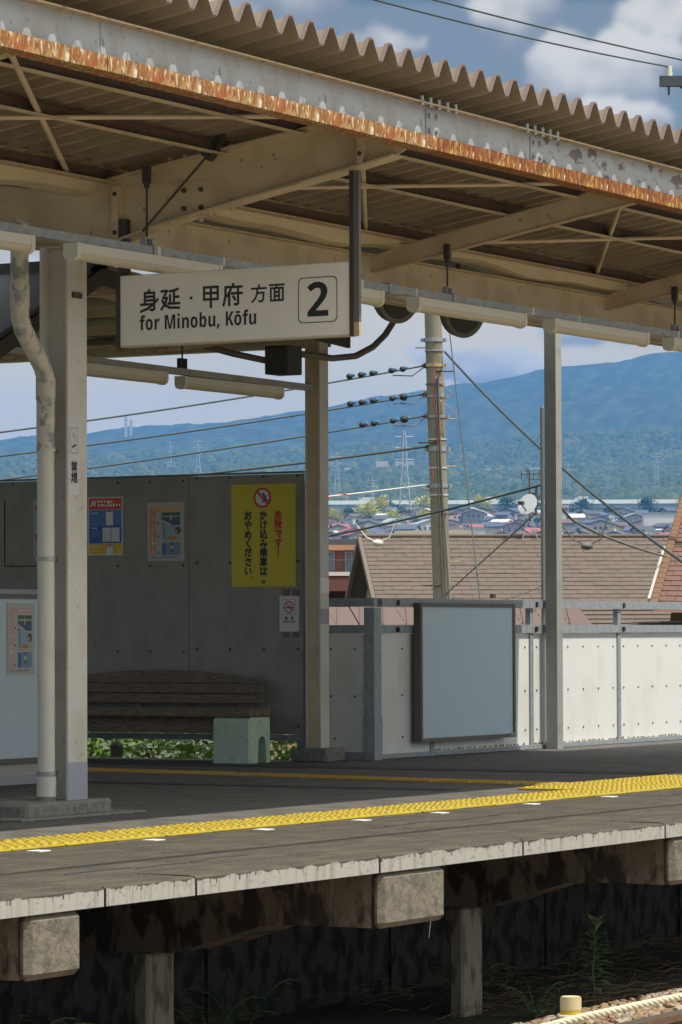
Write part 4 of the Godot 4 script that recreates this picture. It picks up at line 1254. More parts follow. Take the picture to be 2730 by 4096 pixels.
func fence_and_boards() -> void:
	var z := -12.75
	var f := thing("platform_fence", "white panelled fence with grey steel rails along the back of the platform", "fence", Vector3(25, 0, z))
	var xs := [22.47, 23.36, 24.985, 26.565, 28.15, 29.73, 31.3, 32.9]
	var b: MB
	for i in xs.size() - 1:
		b = MB.new()
		b.span(Vector3(xs[i] + 0.03, 0.037, z - 0.012), Vector3(xs[i + 1] - 0.03, 0.908, z))
		var p := part("panel", b, mats.fence_panel, f)
		b = MB.new()
		var spots := []
		var n := int((xs[i + 1] - xs[i] - 0.1) / 0.27)
		for k in n + 1:
			for y in [0.8, 0.46, 0.155]: spots.append(Vector3(xs[i] + 0.1 + k * (xs[i + 1] - xs[i] - 0.2) / n, y, z))
		dot_row(b, spots, Vector3.BACK)
		part("bolt", b, mats.bolt, p).set_meta("kind", "stuff")
		if i >= 1:   # grime along the foot
			b = MB.new()
			var g := RandomNumberGenerator.new()
			g.seed = 40 + i
			var x: float = xs[i] + 0.04
			while x < xs[i + 1] - 0.06:
				var w := g.randf_range(0.02, 0.07)
				b.prism([Vector2(0, 0), Vector2(w, 0), Vector2(w * 0.8, g.randf_range(0.004, 0.022)), Vector2(w * 0.2, g.randf_range(0.004, 0.014))], Vector3(x, 0.04, z + 0.0006), Vector3.RIGHT, Vector3.UP, Vector3(0, 0, 0.0006))
				x += w * g.randf_range(0.7, 2.2)
			part("moss", b, plain("moss_%d" % i, Color(0.2, 0.17, 0.09), 0.9), p).set_meta("kind", "stuff")
	for i in range(1, xs.size()):
		b = MB.new()
		b.span(Vector3(xs[i] - 0.028, 0.0, z - 0.03), Vector3(xs[i] + 0.028, 1.104, z + 0.012))
		part("post", b, mats.fence_steel, f)
	for q in [["top_rail", 1.105, 1.167, 0.03], ["middle_rail", 0.911, 0.974, 0.022], ["bottom_rail", 0.004, 0.0345, 0.02]]:
		for i in xs.size() - 1:
			b = MB.new()
			b.span(Vector3(xs[i] + (0.0 if i else 0.1), q[1], z - 0.032), Vector3(xs[i + 1] - 0.002, q[2], z + q[3]))
			part(q[0], b, mats.fence_steel, f)
	b = MB.new()
	for x in [22.75, 24.98, 26.56]:
		for y in [1.135, 0.94]: b.box(Vector3(x + 0.05, y, z + 0.035), Vector3(0.022, 0.04, 0.02))
	part("clip", b, mats.brown_steel, f)
	# return towards the cream post
	var rt := thing("fence_return", "short shaded end of the fence beside its dark corner post", "fence", Vector3(22.4, 0, -12.9))
	b = MB.new()
	b.span(Vector3(22.345, 0, -12.745), Vector3(22.45, 1.1, -12.66))
	part("corner_post", b, mats.fence_steel, rt)
	b = MB.new()
	b.rbox(Vector3(22.3975, 0.16, -12.7025), Vector3(0.118, 0.32, 0.098), 0.004)
	part("post_sleeve", b, mats.fence_steel, rt)
	b = MB.new()
	b.span(Vector3(22.36, 0.06, -13.08), Vector3(22.375, 0.908, -12.746))
	part("panel", b, mats.fence_panel, rt)
	for q in [[1.105, 1.168], [0.911, 0.974], [0.0, 0.059]]:
		b = MB.new()
		b.span(Vector3(22.342, q[0], -13.08), Vector3(22.392, q[1], -12.66 if q[0] > 1 else -12.746))
		part("rail", b, mats.fence_steel, rt)
	b = MB.new()
	dot_row(b, [Vector3(22.36, 0.8, -13.03), Vector3(22.36, 0.8, -12.83), Vector3(22.36, 0.46, -13.03), Vector3(22.36, 0.46, -12.83), Vector3(22.36, 0.155, -13.0)], Vector3.LEFT)
	part("bolt", b, mats.bolt, rt)
	# empty poster board on the fence
	var bd := thing("poster_board", "large blank bluish white poster board with a brown frame on the fence", "board", Vector3(23.78, 0.11, -12.68))
	b = MB.new()
	b.span(Vector3(23.03, 0.112, -12.715), Vector3(23.062, 1.136, -12.655))
	b.span(Vector3(24.515, 0.112, -12.715), Vector3(24.547, 1.136, -12.655))
	b.span(Vector3(23.0621, 1.106, -12.715), Vector3(24.5149, 1.136, -12.656))
	b.span(Vector3(23.0621, 0.112, -12.715), Vector3(24.5149, 0.139, -12.656))
	part("frame", b, mats.board_frame, bd)
	b = MB.new()
	b.span(Vector3(23.0622, 0.1392, -12.70), Vector3(24.5148, 1.1058, -12.664))
	part("face", b, mats.board_white, bd)
	b = MB.new()
	b.box(Vector3(24.5, 0.135, -12.653), Vector3(0.1, 0.022, 0.004))
	b.box(Vector3(24.53, 0.21, -12.653), Vector3(0.014, 0.022, 0.004))
	part("latch", b, mats.galvanised, bd)
	# low board wall on the left
	var wz := -12.65
	var w := thing("notice_board", "low bluish white notice board standing on a grey base at the left edge", "board", Vector3(16.5, 0, wz))
	for q in [["base", 0.0, 0.052, 0.0, "grey_paint"], ["skirting", 0.0525, 0.13, -0.012, "skirting"], ["bottom_frame", 0.1305, 0.16, 0.015, "board_frame"], ["face", 0.1605, 1.132, 0.0, "white_wall"], ["top_frame", 1.1325, 1.16, 0.012, "board_frame"], ["capping", 1.1605, 1.19, 0.02, "grey_paint"]]:
		b = MB.new()
		b.span(Vector3(13.0, q[1], wz - 0.06), Vector3(18.42, q[2], wz + q[3]))
		part(q[0], b, mats[q[4]], w)
	b = MB.new()
	b.tube([Vector3(18.2, 0.62, wz + 0.01), Vector3(18.17, 0.66, wz + 0.02), Vector3(18.17, 1.0, wz + 0.02), Vector3(18.2, 1.05, wz + 0.01)], 0.006, 6)
	part("cable", b, mats.skirting, w)
	# grey panel wall behind the bench
	var gp := thing("panel_wall", "dark grey panel wall with bolts behind the wooden bench", "wall", Vector3(22.0, 0.15, -15))
	var edges := [-13.045, -14.017, -14.96, -15.9, -16.85, -17.8]
	for i in edges.size() - 1:
		b = MB.new()
		b.span(Vector3(22.0, 0.192, edges[i + 1] + 0.003), Vector3(22.03, 2.06 + 0.004 * (i % 2), edges[i] - 0.003))
		var p := part("panel", b, mats.slate_panel, gp)
		b = MB.new()
		var spots := []
		for y in [2.045, 1.43, 0.80, 0.25]:
			for t in [0.045, 0.335, 0.62, 0.9]: spots.append(Vector3(22.0, y - 0.015 * (i % 2), edges[i] - t))
		dot_row(b, spots, Vector3.LEFT, 0.011)
		part("bolt", b, mats.bolt, p).set_meta("kind", "stuff")
	b = MB.new()
	b.span(Vector3(21.995, 2.0655, -17.8), Vector3(22.035, 2.078, -13.045))
	part("top_edge", b, mats.board_frame, gp)
	b = MB.new()
	b.span(Vector3(22.0, 0.145, -17.8), Vector3(22.04, 0.188, -13.045))
	part("bottom_rail", b, mats.fence_steel, gp)
	b = MB.new()
	for z2 in [-13.1, -17.5]: b.span(Vector3(22.05, 0.0, z2 - 0.03), Vector3(22.1, 2.0, z2 + 0.03))
	part("stud", b, mats.fence_steel, gp)
	# ghost of a removed frame
	b = MB.new()
	for q in [[-15.66, -15.65, 1.42, 1.92], [-15.66, -15.3, 1.42, 1.43], [-15.31, -15.3, 1.42, 1.66]]:
		b.span(Vector3(21.9975, q[2], q[0]), Vector3(21.999, q[3], q[1]))
	part("frame_stain", b, mats.dark_steel, gp)

# ---------------------------------------------------------------- sign, posters
func sign_and_prints() -> void:
	var x0 := 14.95
	var zl := -9.93
	var s := thing("platform_sign", "white hanging platform sign reading for Minobu, Kōfu with a boxed 2", "sign", Vector3(15, 2.36, -9.26))
	var b := MB.new()
	b.rbox(Vector3(x0 + 0.035, 2.5375, -9.265), Vector3(0.07, 0.355, 1.332), 0.004)
	part("panel", b, mats.sign_white, s)
	b = MB.new()
	b.span(Vector3(x0 - 0.004, 2.352, zl - 0.024), Vector3(x0 + 0.05, 2.728, zl - 0.001))
	b.span(Vector3(x0 + 0.01, 2.7281, zl - 0.02), Vector3(x0 + 0.05, 3.0, zl + 0.032))
	part("left_hanger", b, mats.dark_brown, s)
	b = MB.new()
	b.span(Vector3(x0 - 0.006, 2.352, -8.597), Vector3(x0 + 0.02, 3.155, -8.575))
	part("right_hanger", b, mats.dark_brown, s)
	b = MB.new()
	b.span(Vector3(x0 - 0.004, 2.42, -8.5748), Vector3(x0 + 0.018, 3.155, -8.545))
	part("hanger_side", b, plain("brown_grey", Color(0.13, 0.12, 0.12), 0.5), s)
	b = MB.new()
	b.span(Vector3(x0 - 0.004, 2.352, -8.5748), Vector3(x0 + 0.018, 2.4195, -8.545))
	part("rusty_end", b, mats.rusty_cream, s)
	b = MB.new()
	b.span(Vector3(x0 + 0.002, 2.354, zl), Vector3(x0 + 0.068, 2.3598, -8.6))
	part("bottom_trim", b, mats.lamp_cover, s)
	var L := Vector3.LEFT
	var ax := Vector3(0, 0, 1)
	b = MB.new()
	for q in [["身", 0.118, 0.080, 0.114], ["延", 0.242, 0.078, 0.114], ["・", 0.366, 0.078, 0.114], ["甲", 0.482, 0.076, 0.114], ["府", 0.608, 0.074, 0.114], ["方", 0.772, 0.088, 0.09], ["面", 0.875, 0.086, 0.09]]:
		var h: float = q[3]
		glyph_mesh(b, q[0], Vector3(x0, 2.715 - q[2], zl + q[1]), ax * h, Vector3.DOWN * h * 0.96, 0.118 if q[0] != "・" else 0.13, L)
	text_mesh(b, "for Minobu, Kōfu", Vector3(x0, 2.36 + 0.062, zl + 0.118), ax, Vector3.UP, 0.683, 0.088, L)
	text_mesh(b, "2", Vector3(x0, 2.36 + 0.097, zl + 1.093), ax, Vector3.UP, 0.118, 0.168, L)
	# rounded frame of the number
	var ring := []
	for k in 4:
		for j in 7:
			var a := PI * 0.5 * k + PI * 0.5 * j / 6.0
			ring.append(Vector2([1.262, 1.041, 1.041, 1.262][k] + [-0.026, 0.026, 0.026, -0.026][k], [0.289, 0.289, 0.066, 0.066][k] + [-0.026, -0.026, 0.026, 0.026][k]) + Vector2(cos(a), sin(a)) * 0.026)
	for k in ring.size():
		var p: Vector2 = ring[k]
		var q: Vector2 = ring[(k + 1) % ring.size()]
		var mid := Vector2(1.1515, 0.1775)
		var ip := p + (mid - p).normalized() * 0.0055
		var iq := q + (mid - q).normalized() * 0.0055
		var w := func(t: Vector2) -> Vector3: return Vector3(x0 - 0.001, 2.715 - t.y, zl + t.x)
		b.quad(w.call(p), w.call(q), w.call(iq), w.call(ip), L)
	part("lettering", b, mats.ink, s)
	# yellow warning poster on the grey panel
	var yl := Color(0.60, 0.50, 0.012).linear_to_srgb()
	var ink := Color(0.11, 0.11, 0.12)
	var red := Color(0.75, 0.14, 0.08)
	var p := Print.new(270, 369, yl)
	p.disc(Vector2(131, 49), 37, red)
	p.disc(Vector2(131, 49), 29, Color(0.85, 0.85, 0.85))
	p.rect(112, 28, 20, 46, Color(0.62, 0.64, 0.72)); p.rect(114, 30, 16, 42, Color(0.84, 0.84, 0.86))
	p.disc(Vector2(136, 36), 5, Color(0.2, 0.2, 0.55))
	for q in [[138, 41, 145, 54, 7], [141, 44, 153, 42, 4], [143, 53, 156, 60, 5], [143, 54, 132, 64, 5]]: p.line(Vector2(q[0], q[1]), Vector2(q[2], q[3]), q[4], Color(0.2, 0.2, 0.55))
	p.line(Vector2(110, 27), Vector2(153, 70), 8, red)
	print_glyphs(p, ["危", "険", "で", "す", "！"], 182, 97, 31, 5.8, Vector2(0, 33.4), red)
	print_glyphs(p, ["か", "け", "込", "み", "乗", "車", "は"], 120, 97, 31, 5.8, Vector2(0, 33.4), ink)
	print_glyphs(p, ["お", "や", "め", "く", "だ", "さ", "い"], 55, 97, 31, 5.8, Vector2(0, 33.4), ink)
	print_glyphs(p, ["。"], 76, 330, 17, 2.5, Vector2.ZERO, ink)
	print_glyphs(p, ["JR"], 126, 345, 15, 2.6, Vector2.ZERO, ink)
	p.rect(130, 363, 9, 1, ink)
	sheet("warning_poster", "large yellow warning poster with red and black Japanese lettering on the grey panel", "poster", Vector3(21.996, 1.99, -13.645), ax, 0.54, 0.738, L, p.material())
	# no smoking plate
	p = Print.new(128, 204, Color(0.80, 0.80, 0.81))
	p.rect(18, 20, 90, 86, Color(0.3, 0.3, 0.32)); p.rect(20, 22, 86, 82, Color(0.82, 0.82, 0.83))
	no_smoking(p, Vector2(63, 63), 34)
	print_glyphs(p, ["禁", "煙"], 36, 118, 18, 2.6, Vector2(38, 0), ink)
	p.dashes(24, 144, 82, 9, Color(0.25, 0.25, 0.27), 5)
	var ns := sheet("no_smoking_sign", "small white no smoking plate taped under the yellow poster", "sign", Vector3(21.996, 1.183, -13.238), ax, 0.161, 0.255, L, p.material(), "", 0.008)
	b = MB.new()
	for t in [-13.215, -13.13]:
		b.span(Vector3(21.995, 1.184, t), Vector3(21.9985, 1.232, t + 0.05))
		b.span(Vector3(21.995, 0.885, t), Vector3(21.9985, 0.9275, t + 0.048))
	part("tape", b, mats.tape, ns)
	text_plate(ns, "No Smoking", Vector3(21.9875, 1.183 - 0.19, -13.238 + 0.03), ax, 0.1, 0.012, L)
	# blue notice with a red heading
	p = Print.new(186, 258, Color(0.85, 0.85, 0.86))
	p.rect(6, 5, 174, 50, Color(0.80, 0.24, 0.12))
	print_glyphs(p, ["JR"], 12, 16, 28, 6.0, Vector2.ZERO, Color(0.9, 0.9, 0.9))
	p.dashes(50, 14, 88, 14, Color(0.9, 0.88, 0.85), 1); p.dashes(50, 31, 124, 14, Color(0.9, 0.88, 0.85), 2)
	p.rect(6, 57, 174, 70, Color(0.28, 0.48, 0.75)); p.rect(6, 127, 174, 78, Color(0.17, 0.36, 0.66)); p.rect(6, 206, 174, 47, Color(0.85, 0.68, 0.05))
	for q in [[94, 62, 42, 64], [96, 210, 40, 43]]:
		p.rect(q[0], q[1], q[2], q[3], Color(0.3, 0.3, 0.36)); p.rect(q[0] + 2, q[1] + 2, q[2] - 4, q[3] - 2, Color(0.84, 0.85, 0.88)); p.rect(q[0] + 14, q[1] + 2, 13, 3, Color(0.1, 0.1, 0.1))
	p.rect(98, 218, 36, 3, Color(0.75, 0.2, 0.2))
	p.rect(78, 136, 42, 62, Color(0.80, 0.83, 0.86)); p.rect(124, 136, 44, 62, Color(0.82, 0.84, 0.87))
	for q in [[86, 160], [86, 176], [90, 190], [106, 168], [104, 190]]: p.rect(q[0], q[1], 6, 5, Color(0.25, 0.6, 0.3) if q[0] > 88 else Color(0.75, 0.25, 0.25))
	for k in 5: p.dashes(128, 142 + k * 11, 36, 3, Color(0.6, 0.62, 0.7), k)
	for q in [[20, 68, 36], [20, 134, 28], [20, 214, 46]]: p.dashes(q[0], q[1], q[2], 9, Color(0.8, 0.86, 0.93), q[1])
	for k in 4: p.dashes(20, 150 + k * 7, 44, 3, Color(0.6, 0.72, 0.86), k + 20)
	for k in 3: p.dashes(20, 228 + k * 6, 50, 3, Color(0.95, 0.85, 0.5), k + 30)
	sheet("service_notice", "blue notice with red heading and yellow foot beside the white post", "poster", Vector3(21.996, 1.927, -14.897), ax, 0.31, 0.43, L, p.material())
	# pale notice with an orange heading and three small pictures
	var boarding := boarding_print(false)
	sheet("boarding_notice", "pale boarding notice with orange upright heading and three pictures on the grey panel", "poster", Vector3(21.996, 1.876, -14.371), ax, 0.32, 0.428, L, boarding)
	sheet("boarding_notice", "faded pink boarding notice taped to the low white board at the left", "poster", Vector3(17.796, 1.107, -12.648), Vector3.RIGHT, 0.29, 0.438, Vector3.BACK, boarding_print(true))
	p = Print.new(120, 170, Color(0.66, 0.64, 0.72))
	for y in [14, 98]:
		p.rect(8, y, 40, 16, Color(0.65, 0.25, 0.15)); p.rect(14, y + 4, 24, 8, Color(0.8, 0.7, 0.66))
		for k in 6: p.dashes(10, y + 24 + k * 8, 100, 4, Color(0.45, 0.44, 0.55), y + k)
	sheet("timetable_notice", "faded lilac notice half hidden behind the rain pipe", "poster", Vector3(21.996, 1.915, -15.39), ax, 0.3, 0.435, L, p.material())
	# upright no smoking strip on the white post
	p = Print.new(64, 284, Color(0.79, 0.79, 0.83))
	p.rect(6, 42, 52, 92, Color(0.35, 0.35, 0.38)); p.rect(8, 44, 48, 88, Color(0.78, 0.78, 0.82))
	p.line(Vector2(22, 112), Vector2(44, 104), 7, ink)
	for q in [[24, 60, 30, 78], [30, 78, 38, 70], [38, 70, 42, 90], [34, 58, 38, 66]]: p.line(Vector2(q[0], q[1]), Vector2(q[2], q[3]), 3, Color(0.5, 0.5, 0.53))
	print_glyphs(p, ["禁"], 15, 162, 38, 6, Vector2.ZERO, ink)
	print_glyphs(p, ["煙"], 15, 202, 38, 6, Vector2.ZERO, ink)
	var st := sheet("no_smoking_strip", "narrow upright no smoking sticker on the white post", "sticker", Vector3(14.922, 2.02, -10.2235), Vector3.RIGHT, 0.09, 0.4, Vector3.BACK, p.material(), "", 0.001)
	text_plate(st, "No Smoking", Vector3(14.929, 1.69, -10.2218), Vector3.RIGHT, 0.076, 0.015, Vector3.BACK)

func text_plate(root: Node3D, words: String, o: Vector3, ax: Vector3, w: float, h: float, out: Vector3) -> void:
	var b := MB.new()
	text_mesh(b, words, o, ax, Vector3.UP, w, h, out, false)
	if b.v.size(): part("lettering", b, mats.ink, root)

func no_smoking(p: Print, m: Vector2, r: float) -> void:
	var ink := Color(0.12, 0.12, 0.13)
	p.disc(m, r, Color(0.72, 0.1, 0.12)); p.disc(m, r * 0.80, Color(0.82, 0.82, 0.83))
	p.line(m + Vector2(-r * 0.6, r * 0.12), m + Vector2(r * 0.6, r * 0.12), r * 0.2, ink)
	for q in [[0.05, -0.5, 0.25, -0.35], [0.25, -0.35, 0.15, -0.15], [0.15, -0.15, 0.6, -0.12]]: p.line(m + Vector2(q[0], q[1]) * r, m + Vector2(q[2], q[3]) * r, r * 0.08, ink)
	p.line(m - Vector2(r, r) * 0.62, m + Vector2(r, r) * 0.62, r * 0.2, Color(0.72, 0.1, 0.12))

func boarding_print(faded: bool) -> StandardMaterial3D:
	var p := Print.new(192, 257, Color(0.70, 0.70, 0.68))
	var head := Color(0.80, 0.48, 0.22) if not faded else Color(0.78, 0.55, 0.57)
	p.rect(14, 20, 28, 212, head)
	print_glyphs(p, ["ワ", "ン", "マ", "ン", "カ", "ー", "の", "乗", "り", "方"], 18, 24, 19, 3, Vector2(0, 20.6), Color(0.82, 0.8, 0.78))
	p.rect(46, 18, 126, 18, Color(0.83, 0.62, 0.3) if not faded else Color(0.75, 0.6, 0.62))
	p.dashes(74, 23, 92, 8, Color(0.8, 0.78, 0.7), 3)
	var y := [44, 106, 176]
	for k in 3:
		p.rect(74, y[k], 98, 56, [Color(0.25, 0.36, 0.45), Color(0.55, 0.66, 0.74), Color(0.45, 0.55, 0.70)][k])
		p.dashes(74, y[k] + 60, 80, 4, Color(0.45, 0.42, 0.4), k + 9)
		p.disc(Vector2(56, y[k] + 46), 5, Color(0.3, 0.38, 0.48))
	p.rect(74, 44, 98, 14, Color(0.25, 0.38, 0.22)); p.rect(74, 58, 98, 6, Color(0.62, 0.66, 0.66))
	p.disc(Vector2(122, 50), 6, Color(0.5, 0.38, 0.3)); p.rect(118, 56, 9, 22, Color(0.7, 0.7, 0.5)); p.line(Vector2(74, 82), Vector2(120, 100), 14, Color(0.68, 0.68, 0.66))
	p.rect(100, 150, 60, 12, Color(0.78, 0.45, 0.25)); p.rect(84, 106, 8, 56, Color(0.3, 0.5, 0.6))
	p.disc(Vector2(158, 124), 16, Color(0.34, 0.26, 0.24)); p.disc(Vector2(150, 130), 9, Color(0.68, 0.56, 0.48)); p.line(Vector2(150, 152), Vector2(120, 140), 5, Color(0.68, 0.6, 0.5)); p.rect(150, 144, 20, 20, Color(0.66, 0.66, 0.56))
	p.rect(76, 180, 22, 50, Color(0.25, 0.42, 0.52)); p.disc(Vector2(126, 182), 7, Color(0.42, 0.32, 0.26)); p.rect(119, 190, 16, 16, Color(0.72, 0.72, 0.5)); p.rect(119, 206, 16, 10, Color(0.2, 0.42, 0.25))
	p.dashes(16, 240, 138, 6, Color(0.42, 0.4, 0.38), 17)
	return p.material()

# ---------------------------------------------------------------- bench
func bench() -> void:
	var o := thing("slatted_bench", "old dark wooden bench with mint green concrete legs against the grey panel", "bench", Vector3(21.6, 0, -14.1))
	var zr := -13.17
	var zl := -15.1
	var b: MB
	for i in 5:
		b = MB.new()
		b.rbox(Vector3(21.497 + i * 0.058, 0.354, (zr + zl) / 2 + 0.004 * sin(i * 3.0)), Vector3(0.05, 0.062, zr - zl), 0.009)
		part("seat_slat", b, mats.old_wood, o)
	for q in [[0.413, 0.479], [0.487, 0.556]]:
		b = MB.new()
		b.rbox(Vector3(21.86, (q[0] + q[1]) / 2, (-13.3 + zl) / 2), Vector3(0.03, q[1] - q[0], -13.3 - zl), 0.004)
		part("back_slat", b, mats.old_wood, o)
	var arch := [Vector2(zl, 0.562), Vector2(-13.3, 0.562)]
	for k in 13:
		var t := k / 12.0
		arch.append(Vector2(lerpf(-13.3, zl, t), 0.583 + 0.07 * sin(PI * clampf(t * 1.0, 0, 1))))
	b = MB.new()
	b.prism(arch, Vector3(21.845, 0, 0), Vector3.BACK, Vector3.UP, Vector3(0.03, 0, 0))
	part("back_slat", b, mats.old_wood, o)
	for z in [-13.52, -13.95, -14.38, -14.81]:
		b = MB.new()
		b.span(Vector3(21.876, 0.32, z - 0.03), Vector3(21.9, 0.58, z + 0.03))
		part("back_upright", b, mats.old_wood, o)
	b = MB.new()
	b.span(Vector3(21.6, 0.205, zl), Vector3(21.63, 0.318, -13.47))
	part("stretcher_board", b, mats.old_wood, o)
	for z in [-13.18, -14.78]:
		b = MB.new()
		var poly := [Vector2(21.462, 0.0), Vector2(21.462, 0.29), Vector2(21.47, 0.312), Vector2(21.49, 0.322), Vector2(21.74, 0.322), Vector2(21.755, 0.31), Vector2(21.758, 0.0), Vector2(21.705, 0.0), Vector2(21.698, 0.13)]
		for k in 7:
			var a := PI * k / 6.0
			poly.append(Vector2(21.648 + 0.048 * cos(a), 0.14 + 0.05 * sin(a)))
		poly.append_array([Vector2(21.598, 0.13), Vector2(21.588, 0.0)])
		b.prism(poly, Vector3(0, 0, z - 0.29), Vector3.RIGHT, Vector3.UP, Vector3(0, 0, 0.29))
		part("concrete_leg", b, mats.mint_concrete, o)

# ---------------------------------------------------------------- lamps
func lamp_proto(called: String, label: String, at: Vector3, group: String) -> Node3D:
	var o := thing(called, label, "lamp", at, group)
	var b := MB.new()
	b.span(at + Vector3(0.012, -0.046, -0.04), at + Vector3(1.283, 0, 0.04))
	part("housing", b, mats.lamp_white, o)
	b = MB.new()
	var prof := [Vector2(-0.036, -0.0465)]
	for k in 9:
		var a := PI * k / 8.0
		prof.append(Vector2(-0.036 * cos(a), -0.05 - 0.032 * sin(a)))
	prof.append(Vector2(0.036, -0.0465))
	b.prism(prof, at + Vector3(0.03, 0, 0), Vector3.BACK, Vector3.UP, Vector3(1.235, 0, 0))
	part("cover", b, mats.lamp_cover, o)
	for e in 2:
		b = MB.new()
		var cap := [Vector2(-0.043, 0.002), Vector2(-0.043, -0.05)]
		for k in 9:
			var a := PI * k / 8.0
			cap.append(Vector2(-0.043 * cos(a), -0.053 - 0.034 * sin(a)))
		cap.append_array([Vector2(0.043, -0.05), Vector2(0.043, 0.002)])
		b.prism(cap, at + Vector3(0.0 if e == 0 else 1.265, 0, 0), Vector3.BACK, Vector3.UP, Vector3(0.03, 0, 0))
		part("end_cap", b, mats.lamp_white, o)
	return o

func lamps() -> void:
	var g := "lamps under the canopy"
	var z := func(x: float) -> float: return -9.755 + 0.016 * (x - 15.0)
	var starts := [12.63, 14.27, 15.92, 17.60, 19.25, 20.90, 22.55]
	var says := ["long white tube lamp at the left edge above the rain pipe", "long white tube lamp between the white post and the sign", "long white tube lamp mostly hidden behind the sign", "long white tube lamp just right of the sign's hanger", "long white tube lamp above the grey square post", "long white tube lamp cut by the right edge of the photo", "long white tube lamp beyond the right edge"]
	var first: Node3D = null
	for k in starts.size():
		var at := Vector3(starts[k], 2.808, z.call(starts[k]))
		if first == null: first = lamp_proto("tube_lamp", says[k], at, g)
		else: again(first, "tube_lamp", at, says[k])
	for o in get_children():
		if String(o.name).begins_with("tube_lamp"): o.rotation.y = -0.016
	var tr := thing("cable_trough", "galvanised cable channel carrying the lamps under the canopy", "cable tray", Vector3(15, 2.81, -9.755))
	var yaw := Basis(Vector3.UP, -0.016)
	var x := 9.0
	while x < 26.0:
		var b := MB.new()
		var c := Vector3(x + 1.0, 2.832, z.call(x + 1.0))
		b.box(c, Vector3(1.992, 0.042, 0.05), yaw)
		part("channel", b, mats.galvanised, tr)
		b = MB.new()
		b.box(Vector3(x, 2.832, z.call(x)), Vector3(0.03, 0.047, 0.055), yaw)
		b.box(Vector3(x + 0.6, 2.832, z.call(x + 0.6)), Vector3(0.016, 0.046, 0.054), yaw)
		part("joint_sleeve", b, mats.lamp_white, tr)
		x += 2.0
	var jb := MB.new()
	jb.rbox(Vector3(17.35, 2.833, z.call(17.35)), Vector3(0.13, 0.06, 0.07), 0.004)
	part("joint_box", jb, mats.galvanised, tr)
	for q in [[12.0, 3.05], [14.93, 3.16], [18.0, 3.05], [21.0, 3.05], [23.93, 3.16]]:
		var zz: float = z.call(q[0])
		var h := thing("hanger_rod", "thin dark hanger rod with clamp holding the cable channel, %s" % {12.0: "left of the frame", 14.93: "before the bolted arm", 18.0: "under the middle slim arm", 21.0: "near the right edge", 23.93: "far along"}[q[0]], "hanger", Vector3(q[0], 2.85, zz), "hangers of the cable channel")
		var b := MB.new()
		b.tube([Vector3(q[0], 2.85, zz), Vector3(q[0], q[1] + 0.05, zz)], 0.006, 6)
		part("rod", b, mats.dark_steel, h)
		b = MB.new()
		b.box(Vector3(q[0], q[1] + 0.05, zz), Vector3(0.03, 0.085, 0.035))
		b.box(Vector3(q[0], q[1], zz), Vector3(0.02, 0.03, 0.02))
		part("beam_clamp", b, mats.dark_steel, h)
		b = MB.new()
		for s in [-0.03, 0.03]: b.box(Vector3(q[0] + s, 2.868, zz), Vector3(0.012, 0.05, 0.03))
		b.box(Vector3(q[0], 2.893, zz), Vector3(0.07, 0.008, 0.03))
		b.box(Vector3(q[0] + 0.03, 2.832, zz + 0.03), Vector3(0.025, 0.06, 0.006))
		part("saddle", b, mats.galvanised, h)
	var d := thing("stay_rod", "slanting dark stay rod running down the bolted arm", "stay", Vector3(14.93, 2.93, -9.79))
	var sb := MB.new()
	sb.tube([Vector3(14.93, 2.93, -9.78), Vector3(14.93, 3.27, -9.41)], 0.006, 6)
	part("rod", sb, mats.dark_steel, d)
	sb = MB.new()
	sb.box(Vector3(14.93, 3.31, -9.37), Vector3(0.05, 0.1, 0.06), Basis(Vector3.RIGHT, 0.7))
	sb.box(Vector3(14.94, 3.38, -9.33), Vector3(0.04, 0.09, 0.035))
	part("clamp", sb, mats.dark_steel, d)
	# the passage lamps
	var g2 := "lamps of the passage"
	var l1 := lamp_proto("passage_lamp", "long tube lamp behind the white post, left of the two under the sign", Vector3(18.72, 2.66, -12.95), g2)
	again(l1, "passage_lamp", Vector3(20.22, 2.645, -12.95), "long tube lamp below the sign, ending at the dark junction box")
	var t2 := thing("cable_trough", "dull cable channel above the two lamps below the sign", "cable tray", Vector3(20, 2.68, -12.95))
	for q in [[16.5, 18.6], [18.604, 20.3], [20.304, 21.95]]:
		var b := MB.new()
		b.box(Vector3((q[0] + q[1]) / 2, 2.685 - (q[0] - 18) * 0.006, -12.95), Vector3(q[1] - q[0], 0.044, 0.05), Basis(Vector3.BACK, -0.006))
		part("channel", b, mats.grey_post, t2)
	var hb := MB.new()
	hb.tube([Vector3(20.25, 2.7, -12.95), Vector3(20.25, 3.1, -12.95)], 0.007, 6)
	for s in [-0.035, 0.035]: hb.box(Vector3(20.25 + s, 2.73, -12.95), Vector3(0.014, 0.07, 0.03))
	hb.box(Vector3(20.25, 2.762, -12.95), Vector3(0.085, 0.01, 0.03))
	part("hanger", hb, mats.dark_steel, t2)

# ---------------------------------------------------------------- poles and wires
func hang(a: Vector3, b: Vector3, sag: float, n := 24) -> Array:
	var out := []
	for k in n + 1:
		var t := k / float(n)
		out.append(a.lerp(b, t) - Vector3(0, sag * 4.0 * t * (1.0 - t), 0))
	return out

func wire(called: String, label: String, path: Array, r: float, m: Material, group := "") -> Node3D:
	var b := MB.new()
	b.tube(path, r, 6)
	return solo(called, label, "cable", b, m, group)

